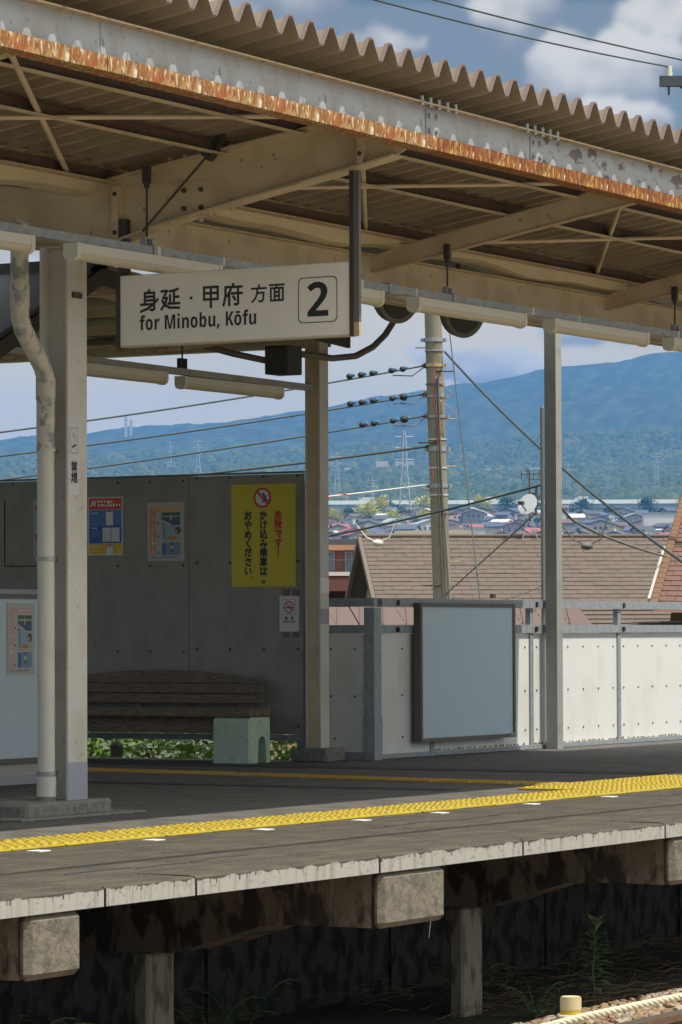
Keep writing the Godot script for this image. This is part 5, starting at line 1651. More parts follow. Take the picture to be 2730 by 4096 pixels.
func poles_and_wires() -> void:
	# the concrete pole behind the fence
	var top := tw(1.64, 66, 9.5)
	var foot := tw(2.03, 66, -4.6)
	var p := thing("utility_pole", "weathered concrete utility pole hung with cables behind the fence", "utility pole", foot)
	var b := MB.new()
	b.tube([foot, foot.lerp(top, 0.5), top], [0.178, 0.166, 0.154], 20)
	part("shaft", b, mats.pole_concrete, p)
	var on := func(y: float) -> Vector3: return foot.lerp(top, (y + 4.6) / 14.1)
	var py := 1.78
	var k := 0
	while py < 7.0:
		b = MB.new()
		var c: Vector3 = on.call(py)
		var s := ASIDE * (1.0 if k % 2 else -1.0)
		b.tube([c + s * 0.1, c + s * 0.34, c + s * 0.345], [0.014, 0.014, 0.024], 6)
		if k % 3 == 0: b.tube([c + s * 0.02 - AHEAD * 0.165, c + s * 0.14 - AHEAD * 0.14], 0.02, 6)
		part("step_bolt", b, mats.rusty_cream if k % 3 else mats.brown_steel, p)
		py += 0.44
		k += 1
	for q in [[6.32, 0.07, "galvanised"], [6.12, 0.025, "galvanised"], [5.85, 0.06, "rusty_cream"], [5.5, 0.03, "grey_cable"], [5.28, 0.05, "galvanised"], [4.9, 0.05, "galvanised"], [4.48, 0.02, "porcelain"], [4.3, 0.09, "galvanised"], [3.95, 0.02, "porcelain"], [3.62, 0.07, "galvanised"], [3.45, 0.02, "porcelain"]]:
		b = MB.new()
		var c: Vector3 = on.call(q[0])
		b.tube([c - Vector3(0, q[1] / 2, 0), c + Vector3(0, q[1] / 2, 0)], 0.178, 20)
		if q[1] > 0.045:
			b.box(c + ASIDE * 0.2, Vector3(0.07, q[1] * 0.9, 0.06))
			b.box(c - ASIDE * 0.2, Vector3(0.07, q[1] * 0.9, 0.06))
		part("band", b, mats[q[2]], p)
	b = MB.new()
	for x in [0.05, 0.1]:
		var pts := []
		for i in 12:
			var y := lerpf(5.6, 1.5, i / 11.0)
			pts.append(on.call(y) - AHEAD * 0.185 + ASIDE * (x - 0.05 + 0.035 * smoothstep(4.0, 1.5, y) * (2.0 if x > 0.07 else 0.4)))
		b.tube(pts, 0.02 if x > 0.07 else 0.014, 6)
	part("riser_cable", b, mats.grey_cable, p)
	b = MB.new()
	b.tube([on.call(5.9) - AHEAD * 0.2 - ASIDE * 0.02, on.call(5.2) - AHEAD * 0.2 - ASIDE * 0.04, on.call(4.7) - AHEAD * 0.2 + ASIDE * 0.03, on.call(4.4) - AHEAD * 0.2], 0.007, 5)
	b.tube([on.call(4.0) - AHEAD * 0.19 - ASIDE * 0.12, on.call(3.75) - AHEAD * 0.19 - ASIDE * 0.1, on.call(3.62) - AHEAD * 0.19 - ASIDE * 0.13], 0.006, 5)
	part("red_cord", b, mats.red_cord, p)
	b = MB.new()
	for q in [[5.55, 5.1, 0.3], [5.2, 4.75, 0.38]]:
		b.tube([on.call(q[0]) - AHEAD * 0.18 + ASIDE * 0.06, on.call(lerpf(q[0], q[1], 0.5)) - AHEAD * 0.2 + ASIDE * q[2], on.call(q[1]) - AHEAD * 0.19 + ASIDE * 0.05], 0.01, 5)
	part("drop_lead", b, plain("pink_cord", Color(0.5, 0.33, 0.28), 0.6), p)
	# four conductors to the left with covered strain clamps
	var gw := "wires from the utility pole to the left"
	var ends := [[5.85, tw(-5.9, 60, 4.43), 0.16, "topmost of the dark wires running left from the utility pole"], [5.33, tw(-5.9, 60, 4.02), 0.15, "second dark wire down running left from the utility pole"], [4.92, tw(-5.9, 60, 3.59), 0.12, "third dark wire down running left from the utility pole"]]
	for i in 3:
		var a: Vector3 = on.call(ends[i][0]) - ASIDE * 0.18
		var path := hang(a, a + (ends[i][1] - a) * 1.6, ends[i][2])
		wire("power_wire", ends[i][3], path, 0.018, mats.cable, gw)
		var cv := thing("strain_clamp", "knobbly black insulated clamp with blue ties, %s beside the utility pole" % ["upper", "middle", "lower"][i], "insulator", a, "strain clamps")
		for j in 5 - i / 2:
			var c: Vector3 = a.lerp(path[-1], 0.035 + 0.0175 * j + (0.012 if j > 1 else 0.0))
			b = MB.new()
			b.ball(c - Vector3(0, 0.01, 0), Vector3(0.075, 0.055, 0.06) * (1.3 if j == 0 and i > 0 else 1.0), 6, 8)
			part("cover", b, mats.black_rubber, cv)
			b = MB.new()
			b.ball(c + (a - c).normalized() * 0.1, Vector3(0.03, 0.035, 0.03), 5, 6)
			part("tie", b, mats.blue_tie, cv)
		b = MB.new()
		b.tube([a + Vector3(0, -0.02, 0), a.lerp(path[-1], 0.02) + Vector3(0, -0.16, 0), a.lerp(path[-1], 0.05) + Vector3(0, -0.1, 0)], 0.012, 5)
		b.ball(a + ASIDE * 0.04, Vector3(0.09, 0.06, 0.09), 6, 8)
		part("jumper", b, mats.cable if i == 0 else mats.grey_cable, cv)
	wire("power_wire", "twisted thick dark bundle below the three wires left of the utility pole", hang(on.call(4.36) - ASIDE * 0.15, tw(-6.5, 57, 3.1), 0.08), 0.027, mats.cable, gw)
	var pale := wire("message_wire", "pale wire wrapped with red cord left of the utility pole", hang(on.call(3.65) - ASIDE * 0.15, tw(-3.2, 60, 2.93), 0.03), 0.014, mats.porcelain)
	b = MB.new()
	var wr := hang(on.call(3.65) - ASIDE * 0.15, tw(-3.2, 60, 2.93), 0.03, 60)
	var red := []
	for i in range(18, 40): red.append(wr[i] + Vector3(0, 0.02 * sin(i * 1.3), 0) - AHEAD * 0.02 * cos(i * 1.3))
	b.tube(red, 0.012, 5)
	part("cord_wrap", b, mats.red_cord, pale)
	# to the right
	wire("stay_cable", "thick dark cable falling to the right from the utility pole behind the grey post", hang(on.call(6.1) + ASIDE * 0.2, tw(6.2, 45, 0.6), 0.42), 0.022, mats.cable)
	wire("guy_wire", "thin bluish guy wire slanting down beside the utility pole", [tw(1.72, 67, 9.6), tw(2.36, 56, -0.3)], 0.011, mats.cable)
	wire("telephone_cable", "dark cable crossing behind the utility pole towards the thin steel pole", hang(tw(-3.2, 63, 2.15), tw(2.8, 49.9, 2.97), 0.12), 0.016, mats.cable)
	wire("telephone_cable", "dark cable rising from the foot of the utility pole to the thin steel pole", [tw(1.95, 66, 1.64), tw(2.75, 50.2, 2.6)], 0.012, mats.grey_cable)
	wire("telephone_cable", "drooping cable right of the grey post ending at the red house", hang(tw(2.9, 50, 2.95), tw(3.4, 52, 2.52), 0.05) + hang(tw(3.95, 55, 2.43), tw(5.62, 62, 2.22), 0.02), 0.02, mats.grey_cable)
	for q in [[tw(0.62, 60, 2.72), "white slack loop of cable hanging left of the utility pole"], [tw(3.68, 53.5, 2.5), "dark slack loop of cable above the tan roof right of the grey post"]]:
		b = MB.new()
		b.tube([q[0] - ASIDE * 0.36, q[0] - ASIDE * 0.2 - Vector3(0, 0.2, 0), q[0] - Vector3(0, 0.3, 0), q[0] + ASIDE * 0.2 - Vector3(0, 0.2, 0), q[0] + ASIDE * 0.3 + Vector3(0, 0.08, 0)], 0.013, 6)
		b.ball(q[0] - Vector3(0, 0.3, 0), Vector3(0.14, 0.06, 0.08), 6, 8)
		solo("cable_loop", q[1], "cable", b, mats.porcelain if q[0].y > 2.6 else mats.grey_cable)
	# thin steel pole next to the grey post
	var p2 := thing("steel_pole", "thin grey steel pole half hidden behind the grey post", "pole", tw(2.83, 50, -4))
	b = MB.new()
	b.tube([tw(2.83, 50, -4.0), tw(2.82, 50, 4.05)], 0.028, 10)
	part("tube", b, mats.grey_cable, p2)
	b = MB.new()
	b.tube([tw(2.82, 50, 4.05), tw(2.82, 50, 4.09)], [0.03, 0.012], 10)
	b.box(tw(2.86, 49.96, 1.33), Vector3(0.12, 0.06, 0.1))
	part("fitting", b, mats.galvanised, p2)
	b = MB.new()
	b.box(tw(2.12, 50, 1.42), Vector3(0.09, 0.06, 0.05))
	wire("service_wire", "slack pale wire with a small box above the blank board", hang(tw(1.7, 50, 1.28), tw(2.8, 50, 1.56), 0.06), 0.007, mats.grey_cable)
	solo("wire_box", "small dark box on the slack wire above the blank board", "box", b, mats.dark_steel)
	# power line in the sky, its crossarm at the right edge
	var xp := thing("crossarm_pole", "grey crossarm with a white insulator at the upper right edge", "utility pole", tw(7.1, 63, -4))
	b = MB.new()
	b.tube([tw(7.1, 63, -4), tw(7.1, 63, 12.2)], [0.19, 0.14], 14)
	part("shaft", b, mats.pole_concrete, xp)
	b = MB.new()
	b.box(tw(6.5, 62.8, 10.62), Vector3(1.7, 0.18, 0.14), Basis(ASIDE, Vector3.UP, -AHEAD))
	b.tube([tw(6.0, 62.8, 10.55), tw(7.05, 62.8, 9.6)], 0.025, 6)
	part("crossarm", b, plain("arm_grey", Color(0.06, 0.075, 0.085), 0.6), xp)
	for r in [5.81, 6.5]:
		b = MB.new()
		b.tube([tw(r, 62.8, 10.7), tw(r, 62.8, 10.78), tw(r, 62.8, 10.8), tw(r, 62.8, 10.86), tw(r, 62.8, 10.9)], [0.062, 0.07, 0.055, 0.066, 0.05], 12)
		part("insulator", b, mats.porcelain, xp)
		b = MB.new()
		b.tube([tw(r, 62.8, 10.54), tw(r, 62.8, 10.38)], 0.02, 6)
		part("pin", b, mats.dark_steel, xp)
	wire("sky_wire", "lower of two thin wires crossing the sky above the roof", hang(tw(5.81, 62.8, 10.88), tw(-3.6, 42, 9.6), 0.16), 0.014, mats.cable)
	wire("sky_wire", "upper of two thin wires crossing the sky above the roof", hang(tw(6.5, 62.8, 10.9), tw(-2.9, 42, 9.55), 0.1), 0.014, mats.cable)
	# contact line over the track
	wire("contact_wire", "overhead wire above the track out of frame, its shadow on the platform", [Vector3(-14, 4.4, -5.85), Vector3(60, 4.4, -5.85)], 0.03, mats.cable)

# ---------------------------------------------------------------- near houses
func tiled(root: Node3D, ridge: Vector3, along: Vector3, down: Vector3, out: Vector3, cols: int, rows: int, w: float, l: float, base: Color, ragged := false, most := 300) -> void:
	var b := MB.new()
	b.col = base
	var bs := Basis(along, out, down)
	b.quad(bs * Vector3(0.003, 0, 0), bs * Vector3(w - 0.004, 0, 0), bs * Vector3(w - 0.004, 0.013, l * 1.04), bs * Vector3(0.003, 0.013, l * 1.04), out)
	b.quad(bs * Vector3(0.003, 0.0, l * 1.04), bs * Vector3(w - 0.004, 0.0, l * 1.04), bs * Vector3(w - 0.004, 0.013, l * 1.04), bs * Vector3(0.003, 0.013, l * 1.04), down)
	b.quad(bs * Vector3(w - 0.004, 0, l), bs * Vector3(w - 0.004, 0, 0), bs * Vector3(w - 0.004, 0.0, 0), bs * Vector3(w - 0.004, 0.02, l), along)
	var kinds := []
	for v in 5:
		var m := b.mesh()
		var mt := plain("roof_tile_%s_%d" % [root.name, v], base * [1.0, 0.96, 1.03, 0.98, 0.93][v], 0.85)
		kinds.append([m, mt])
	var made := 0
	var hb := MB.new()
	hb.quad(bs * Vector3(0.003, 0, 0), bs * Vector3(w / 2 - 0.004, 0, 0), bs * Vector3(w / 2 - 0.004, 0.013, l * 1.04), bs * Vector3(0.003, 0.013, l * 1.04), out)
	hb.quad(bs * Vector3(0.003, 0.0, l * 1.04), bs * Vector3(w / 2 - 0.004, 0.0, l * 1.04), bs * Vector3(w / 2 - 0.004, 0.013, l * 1.04), bs * Vector3(0.003, 0.013, l * 1.04), down)
	var hm := hb.mesh()
	for r in range(1, rows, 2):
		var t := MeshInstance3D.new()
		t.mesh = hm
		t.material_override = kinds[rng.randi() % 5][1]
		t.name = "half_tile"
		root.add_child(t, true)
		t.position = ridge - root.position + down * (r * l)
	for r in rows:
		for c in cols:
			if made >= most: return
			var t := MeshInstance3D.new()
			var kk := rng.randi() % 5
			t.mesh = kinds[kk][0]
			t.material_override = kinds[kk][1]
			t.name = "tile"
			root.add_child(t, true)
			t.position = ridge - root.position + along * ((c + (0.5 if r % 2 else 0.0)) * w) + down * (r * l) + out * rng.randf_range(0.0, 0.006)
			made += 1

func near_houses() -> void:
	var e := (ASIDE * 0.991 + AHEAD * 0.134).normalized()        # ridge of the tan house
	var g := (ASIDE * 0.134 - AHEAD * 0.991).normalized()
	var rl := tw(0.464, 80, 3.055)
	var h := thing("tan_roofed_house", "house with a wide tan slate roof behind the utility pole", "house", tw(4, 80, -4.6))
	var dn := (g * 0.84 - Vector3(0, 0.543, 0)).normalized()
	var out := dn.cross(e).normalized()
	if out.y < 0: out = -out
	var b := MB.new()
	b.quad(rl + dn * 3.9 - out * 0.03, rl + e * 8.0 + dn * 3.9 - out * 0.03, rl + e * 8.0 - out * 0.03, rl - out * 0.03, out)
	var dn2 := (-g * 0.84 - Vector3(0, 0.543, 0)).normalized()
	b.quad(rl + dn2 * 3.6, rl + e * 8.0 + dn2 * 3.6, rl + e * 8.0, rl, -g + Vector3.UP)
	var rf := part("roof", b, plain("tan_slate_under", Color(0.114, 0.087, 0.07), 0.9), h)
	tiled(h, rl, e, dn, out, 19, 16, 0.43, 0.172, Color(0.118, 0.09, 0.073), false, 300)
	b = MB.new()
	for r in range(16, 22):
		for c in 19:
			var o := rl + e * (c * 0.43) + dn * (r * 0.172)
			b.quad(o, o + e * 0.425, o + e * 0.425 + dn * 0.178 + out * 0.022, o + dn * 0.178 + out * 0.022, out)
	var rest := part("roof_slates", b, plain("tan_slate", Color(0.116, 0.088, 0.071), 0.85), h)
	rest.set_meta("kind", "stuff")
	b = MB.new()
	b.tube([rl - e * 0.08 + Vector3(0, 0.02, 0), rl + e * 8.0 + Vector3(0, 0.02, 0)], 0.05, 8)
	part("ridge_cap", b, plain("ridge_tan", Color(0.12, 0.092, 0.075), 0.85), rf)
	b = MB.new()
	for q in [dn, dn2]:
		var s := rl - e * 0.1
		b.prism([Vector2(0, -0.1), Vector2(3.8, -0.1), Vector2(3.8, 0.03), Vector2(0, 0.03)], s, q, out if q == dn else (Vector3.UP - g * 0.5).normalized(), e * 0.09)
	part("barge_board", b, plain("barge_brown", Color(0.13, 0.1, 0.085), 0.7), h)
	b = MB.new()
	b.prism([Vector2(0, -0.12), Vector2(2.6, -1.8), Vector2(2.6, -7.5), Vector2(-2.6, -7.5), Vector2(-2.6, -1.8)], rl + e * 0.35, g, Vector3.UP, e * 7.2)
	part("wall", b, plain("cream_wall", Color(0.45, 0.40, 0.26), 0.8), h)
	b = MB.new()
	b.box(rl + e * 5.3 + g * 2.66 + Vector3(0, -1.93, 0), Vector3(0.9, 0.25, 0.04), Basis(e, Vector3.UP, -g))
	part("window", b, plain("dull_window", Color(0.12, 0.1, 0.08), 0.3), h)
	b = MB.new()
	b.box(rl + e * 6.75 + g * 2.62 + Vector3(0, -2.2, 0), Vector3(1.3, 0.9, 0.1), Basis(e, Vector3.UP, -g))
	part("siding", b, plain("pale_siding", Color(0.42, 0.43, 0.42), 0.7), h)
	# aerial and dish on its ridge
	var m0 := rl + e * 3.82
	var dish := thing("satellite_dish", "round white satellite dish on the tan roof's ridge", "satellite dish", m0)
	b = MB.new()
	var cc := m0 + Vector3(0, 0.72, 0) - AHEAD * 0.1 - ASIDE * 0.03
	var nn := (-AHEAD * 0.75 - ASIDE * 0.55 + Vector3(0, 0.35, 0)).normalized()
	b.tube([cc - nn * 0.06, cc - nn * 0.02, cc + nn * 0.03, cc + nn * 0.045], [0.05, 0.18, 0.245, 0.25], 20, false)
	b.tube([cc - nn * 0.055, cc - nn * 0.015, cc + nn * 0.035, cc + nn * 0.046], [0.05, 0.175, 0.24, 0.25], 20)
	part("reflector", b, plain("dish_white", Color(0.6, 0.63, 0.66), 0.4), dish)
	b = MB.new()
	b.tube([cc - Vector3(0, 0.2, 0), cc + nn * 0.3 - Vector3(0, 0.1, 0)], 0.015, 6)
	b.box(cc + nn * 0.32 - Vector3(0, 0.08, 0), Vector3(0.1, 0.08, 0.12))
	part("feed_arm", b, mats.dark_steel, dish)
	var an := thing("tv_aerial", "rusty television aerial mast on splayed legs on the tan roof's ridge", "aerial", m0)
	b = MB.new()
	b.tube([m0 + Vector3(0, 0.35, 0), m0 + Vector3(0, 1.5, 0)], 0.02, 6)
	part("mast", b, mats.brown_steel, an)
	for s in [-1, 1]:
		b = MB.new()
		b.tube([m0 + Vector3(0, 0.55, 0), m0 + ASIDE * 0.17 * s - AHEAD * 0.1 + Vector3(0, -0.06, 0)], 0.012, 6)
		part("leg", b, mats.galvanised, an)
	b = MB.new()
	b.tube([m0 + Vector3(0, 1.42, 0) - ASIDE * 0.2, m0 + Vector3(0, 1.42, 0) + ASIDE * 0.35], 0.012, 6)
	for q in [-0.18, -0.05, 0.1, 0.22, 0.33]: b.tube([m0 + Vector3(0, 1.42, 0) + ASIDE * q - AHEAD * 0.2 + Vector3(0, 0.1, 0), m0 + Vector3(0, 1.42, 0) + ASIDE * q + AHEAD * 0.2 - Vector3(0, 0.1, 0)], 0.007, 5)
	b.tube([m0 + Vector3(0, 1.3, 0) - ASIDE * 0.02, m0 + Vector3(0, 1.3, 0) + ASIDE * 0.25], 0.01, 5)
	b.box(m0 + Vector3(0, 0.85, 0) + ASIDE * 0.12, Vector3(0.12, 0.3, 0.1))
	b.tube([m0 + Vector3(0, 0.5, 0) + ASIDE * 0.14, m0 + Vector3(0, 1.15, 0) + ASIDE * 0.16], 0.03, 6)
	part("elements", b, mats.dark_steel, an)
	# pink metal roof between the rails
	var pk := thing("pink_roofed_shed", "shed with a faded pink metal roof seen between the fence rails", "shed", tw(2, 67, -4.4))
	var ptop := tw(-1.2, 69, 1.45)
	var pdn := tw(-0.7, 65.5, 0.55) - tw(-1.2, 69, 1.45)
	for i in 13:
		b = MB.new()
		var s := ptop + ASIDE * (0.44 * i)
		b.quad(s + pdn + ASIDE * 0.02, s + pdn + ASIDE * 0.435, s + ASIDE * 0.435, s + ASIDE * 0.02, Vector3.UP)
		b.box(s + pdn * 0.5, Vector3(0.03, 0.05, pdn.length()), Basis(ASIDE, pdn.normalized().cross(ASIDE), -pdn.normalized()).orthonormalized())
		part("roof_panel", b, plain("pink_metal", Color(0.13, 0.082, 0.073), 0.6), pk)
	b = MB.new()
	b.box(tw(1.8, 68.5, -1.8), Vector3(5.2, 4.7, 3.6), Basis(ASIDE, Vector3.UP, -AHEAD))
	part("wall", b, mats.cream_wall, pk)
	# red tiled house at the right edge
	var rh := thing("red_tiled_house", "house with a steep mossy red tiled roof at the right edge", "house", tw(8, 64, -4.6))
	var ra := tw(5.27, 60, 1.468)
	var rc := tw(6.69, 68.3, 3.85)
	var rdn := (ra - rc).normalized()
	var re := (ASIDE - AHEAD * 0.1).normalized()
	var rout := rdn.cross(re).normalized()
	if rout.y < 0: rout = -rout
	re = rout.cross(rdn).normalized()
	if re.dot(ASIDE) < 0: re = -re
	b = MB.new()
	var rlen := (ra - rc).length() + 0.7
	b.quad(rc + rdn * rlen - rout * 0.04, rc + re * 4 + rdn * rlen - rout * 0.04, rc + re * 4 - rout * 0.04, rc - rout * 0.04, rout)
	b.quad(rc - rdn * 0.01, rc + re * 4, rc + re * 4 + AHEAD * 5 - Vector3(0, 3, 0), rc + AHEAD * 5 - Vector3(0, 3, 0), AHEAD + Vector3.UP)
	part("roof", b, plain("red_under", Color(0.13, 0.065, 0.048), 0.9), rh)
	var rows := int(rlen / 0.33)
	tiled(rh, rc, re, rdn, rout, 8, rows, 0.34, 0.33, Color(0.14, 0.07, 0.052), false, 300)
	b = MB.new()
	for k in rows + 1:
		b.rbox(rc + rdn * (k * 0.33 - 0.1) + rout * 0.045, Vector3(0.14, 0.06, 0.31), 0.02, Basis(re, rout, -rdn).orthonormalized())
	part("verge_tile", b, plain("verge_orange", Color(0.15, 0.078, 0.04), 0.85), rh)
	b = MB.new()
	var bl := rc.lerp(ra, 0.62) - re * 0.12
	b.prism([Vector2(0, -0.16), Vector2((ra - bl).length() * 1.05, -0.16), Vector2((ra - bl).length() * 1.05, 0.05), Vector2(0, 0.05)], bl, rdn, rout, re * 0.05)
	part("barge_board", b, plain("barge_pale", Color(0.4, 0.38, 0.34), 0.7), rh)
	b = MB.new()
	b.box(tw(8.0, 64.8, -1.7), Vector3(5.0, 5.6, 6.5), Basis(ASIDE, Vector3.UP, -AHEAD))
	part("wall", b, plain("brown_wall", Color(0.3, 0.25, 0.2), 0.8), rh)
	b = MB.new()
	b.box(tw(6.3, 60.2, 1.02), Vector3(2.6, 0.1, 0.5), Basis(ASIDE, Vector3.UP, -AHEAD))
	b.box(tw(5.25, 60.3, 0.7), Vector3(0.22, 0.5, 0.3), Basis(ASIDE, Vector3.UP, -AHEAD))
	part("eave", b, mats.dark_steel, rh)
	# brown building at the left of the tan roof
	var bh := thing("brown_building", "brick brown two storey building left of the tan roof", "building", tw(-1.5, 95, -4.8))
	var bb := Basis(ASIDE, Vector3.UP, -AHEAD)
	for q in [["wall", Vector3(-1.1, 97, 1.75), Vector3(3.4, 2.9, 4.0), Color(0.19, 0.075, 0.055)], ["roof_edge", Vector3(-1.1, 96.9, 3.17), Vector3(3.6, 0.14, 4.4), Color(0.36, 0.2, 0.12)], ["lower_wall", Vector3(-1.1, 94.3, -1.35), Vector3(3.6, 5.9, 4.0), Color(0.36, 0.28, 0.13)], ["balcony_edge", Vector3(-1.2, 93.6, 2.44), Vector3(3.3, 0.1, 2.0), Color(0.62, 0.6, 0.58)], ["lower_roof", Vector3(-1.0, 93.6, 2.14), Vector3(3.7, 0.3, 2.6), Color(0.15, 0.06, 0.05)]]:
		b = MB.new()
		b.box(tw(q[1].x, q[1].y, q[1].z), q[2], bb)
		part(q[0], b, plain("brown_building_" + q[0], q[3], 0.8), bh)
	for r in [-0.36, 0.28]:
		b = MB.new()
		b.box(tw(r, 94.96, 2.78), Vector3(0.36, 0.58, 0.06), bb)
		var wn := part("window", b, mats.galvanised, bh)
		for s in [-0.085, 0.085]:
			b = MB.new()
			b.box(tw(r + s, 94.92, 2.78), Vector3(0.15, 0.52, 0.02), bb)
			part("pane", b, plain("pane_blue", Color(0.1, 0.14, 0.19), 0.15), wn)
	b = MB.new()
	b.tube([tw(-0.6, 94.3, 2.83), tw(0.5, 94.3, 2.83)], 0.012, 5)
	for r in [-0.5, -0.2, 0.1, 0.4]: b.tube([tw(r, 94.3, 2.83), tw(r, 94.3, 2.5)], 0.01, 5)
	part("railing", b, mats.dark_steel, bh)
	var gr := thing("grey_roofed_house", "low grey roof just visible behind the brown building", "house", tw(-1, 120, -4.8))
	b = MB.new()
	b.prism([Vector2(-3.4, 3.7), Vector2(-2.6, 4.05), Vector2(1.3, 4.05), Vector2(2.0, 3.7)], tw(0, 120, 0), ASIDE, Vector3.UP, AHEAD * 6)
	part("roof", b, plain("roof_grey", Color(0.1, 0.095, 0.1), 0.7), gr)
	b = MB.new()
	b.box(tw(-0.8, 123, -0.6), Vector3(4.6, 8.5, 5), bb)
	part("wall", b, mats.pale_siding, gr)
	var cr := thing("cream_roofed_hall", "pale cream low hipped roof peeping over the tan ridge", "house", tw(2.7, 150, -4))
	b = MB.new()
	b.prism([Vector2(1.65, 4.7), Vector2(2.35, 5.18), Vector2(5.2, 5.22), Vector2(6.6, 4.7)], tw(0, 150, 0), ASIDE, Vector3.UP, AHEAD * 8)
	part("roof", b, plain("cream_roof", Color(0.47, 0.43, 0.35), 0.7), cr)
	b = MB.new()
	b.box(tw(4.0, 154, 0.2), Vector3(4.4, 9.0, 6), bb)
	part("wall", b, mats.cream_wall, cr)
	var sp := thing("old_pole", "short brown pole with a pale cap behind the tan roof's gable", "pole", tw(0.55, 84, -4.4))
	b = MB.new()
	b.tube([tw(0.55, 84, -4.4), tw(0.56, 84, 3.35)], 0.1, 12)
	part("shaft", b, mats.pole_concrete, sp)
	b = MB.new()
	b.tube([tw(0.56, 84, 3.35), tw(0.56, 84, 3.43), tw(0.56, 84, 3.45)], [0.102, 0.1, 0.05], 12)
	part("cap", b, mats.galvanised, sp)
	b = MB.new()
	for y in [2.62, 1.9]: b.tube([tw(0.55, 84, y), tw(0.55, 84, y + 0.09)], 0.11, 12)
	part("band", b, mats.porcelain, sp)

# ---------------------------------------------------------------- far town, viaduct, pylons, woods
func far_town() -> void:
	var hum := FastNoiseLite.new()
	hum.seed = 4; hum.frequency = 0.012; hum.fractal_octaves = 5
	var bb := Basis(ASIDE, Vector3.UP, -AHEAD)
	var b: MB
	# viaduct
	var v := thing("highway_viaduct", "long pale motorway viaduct on piers crossing below the mountain", "bridge", tw(0, 2700, 60))
	for i in 16:
		b = MB.new()
		b.box(tw(-330 + i * 44.0, 2706, 96.0), Vector3(43.8, 3.6, 14), bb)
		part("deck_span", b, plain("viaduct_grey", Color(0.3, 0.33, 0.33), 0.8), v)
		b = MB.new()
		b.box(tw(-330 + i * 44.0, 2698.7, 99.0), Vector3(43.8, 3.0, 0.6), bb)
		part("parapet", b, plain("parapet_pale", Color(0.92, 0.92, 0.88), 0.7), v)
		b = MB.new()
		var px := -308 + i * 44.0 - 4
		b.prism([Vector2(px - 2.4, 60), Vector2(px + 2.4, 60), Vector2(px + 2.6, 88), Vector2(px + 5.0, 94.2), Vector2(px - 5.0, 94.2), Vector2(px - 2.6, 88)], tw(0, 2702, 0), ASIDE, Vector3.UP, AHEAD * 5)
		part("pier", b, plain("pier_grey", Color(0.33, 0.33, 0.32), 0.8), v)
	for q in [[20, "white lorry on the viaduct left of the utility pole"], [113, "white lorry on the viaduct right of the utility pole"], [183, "white lorry on the viaduct right of the grey post"]]:
		var t := thing("lorry", q[1], "lorry", tw(q[0], 2703, 99), "lorries on the viaduct")
		b = MB.new()
		b.box(tw(q[0], 2701, 101.6), Vector3(7.8, 3.0, 2.6), bb)
		part("box_body", b, mats.porcelain, t)
		b = MB.new()
		b.box(tw(q[0] - 5.2, 2701, 101.0), Vector3(2.0, 2.2, 2.4), bb)
		part("cab", b, mats.porcelain, t)
	# pylons
	for q in [[-176.0, 4400.0, 54.0, "tall lattice pylon on the wooded slope left of the cream post"], [46.4, 2600.0, 62.0, "lattice pylon just left of the utility pole"], [22.0, 2500.0, 34.0, "small lattice pylon between the cream post and the utility pole"], [-3.0, 2900.0, 40.0, "small red topped pylon beside the cream post"], [318.0, 3600.0, 40.0, "faint pylon on the slope at the right edge"], [210.0, 3300.0, 34.0, "faint pylon above the viaduct right of the grey post"], [-230.0, 4800.0, 46.0, "faint pylon on the slope right of the white post"]]:
		var at := tw(q[0], q[1], land_height(q[1], q[0] / q[1], hum))
		var py := thing("pylon", q[3], "pylon", at, "pylons on the slope")
		var hgt: float = q[2]
		b = MB.new()
		for s in 4:
			var c := (ASIDE * (1 if s % 2 else -1) + AHEAD * (1 if s / 2 else -1)) * hgt * 0.075
			b.tube([at + c, at + c * 0.35 + Vector3(0, hgt * 0.6, 0), at + c * 0.12 + Vector3(0, hgt, 0)], hgt * 0.008, 4)
		for k in 7:
			var f := k / 7.0
			var w := hgt * 0.075 * (1 - f * 0.8)
			for s in [-1.0, 1.0]: b.tube([at + ASIDE * w * s + Vector3(0, hgt * f, 0), at - ASIDE * w * 0.8 * s + Vector3(0, hgt * (f + 0.14), 0)], hgt * 0.005, 4)
		part("lattice", b, plain("pylon_steel", Color(0.4, 0.42, 0.45), 0.6), py)
		b = MB.new()
		for f in [0.66, 0.8, 0.93]: b.tube([at - ASIDE * hgt * 0.11 + Vector3(0, hgt * f, 0), at + ASIDE * hgt * 0.11 + Vector3(0, hgt * f, 0)], hgt * 0.007, 4)
		part("crossarm", b, mats.pylon_steel, py)
	var tower := thing("ridge_tower", "pale twin tower standing on the far ridge behind the white post", "tower", tw(-397, 6600, 350))
	for s in [0.0, 14.0]:
		b = MB.new()
		b.box(tw(-397 + s * 0.6, 6600 + s, land_height(6600, -0.06, hum) + 16), Vector3(5, 55 - s, 5), bb)
		part("shaft", b, plain("tower_pale", Color(0.5, 0.48, 0.46), 0.7), tower)
	# pale strips of buildings on the wooded slope
	for q in [[-61.0, 4460.0, 88.0, "left of the cream post"], [79.0, 4500.0, 54.0, "left of the utility pole"], [217.0, 4520.0, 130.0, "right of the utility pole"], [35.0, 4460.0, 38.0, "between the cream post and the utility pole"]]:
		var at := tw(q[0], q[1], land_height(q[1], q[0] / q[1], hum) + 7)
		var gh := thing("works_buildings", "long low pale works on the wooded slope, %s" % q[3], "building", at, "works on the slope")
		var x := 0.0
		while x < q[2]:
			b = MB.new()
			b.box(at + ASIDE * (x - q[2] / 2), Vector3(rng.randf_range(12, 26), rng.randf_range(6, 11), 20), bb)
			part("hall", b, plain("works_pale_%d" % (int(x) % 3), Color(0.62, 0.57, 0.52) * rng.randf_range(0.8, 1.0), 0.7), gh)
			x += rng.randf_range(16, 30)
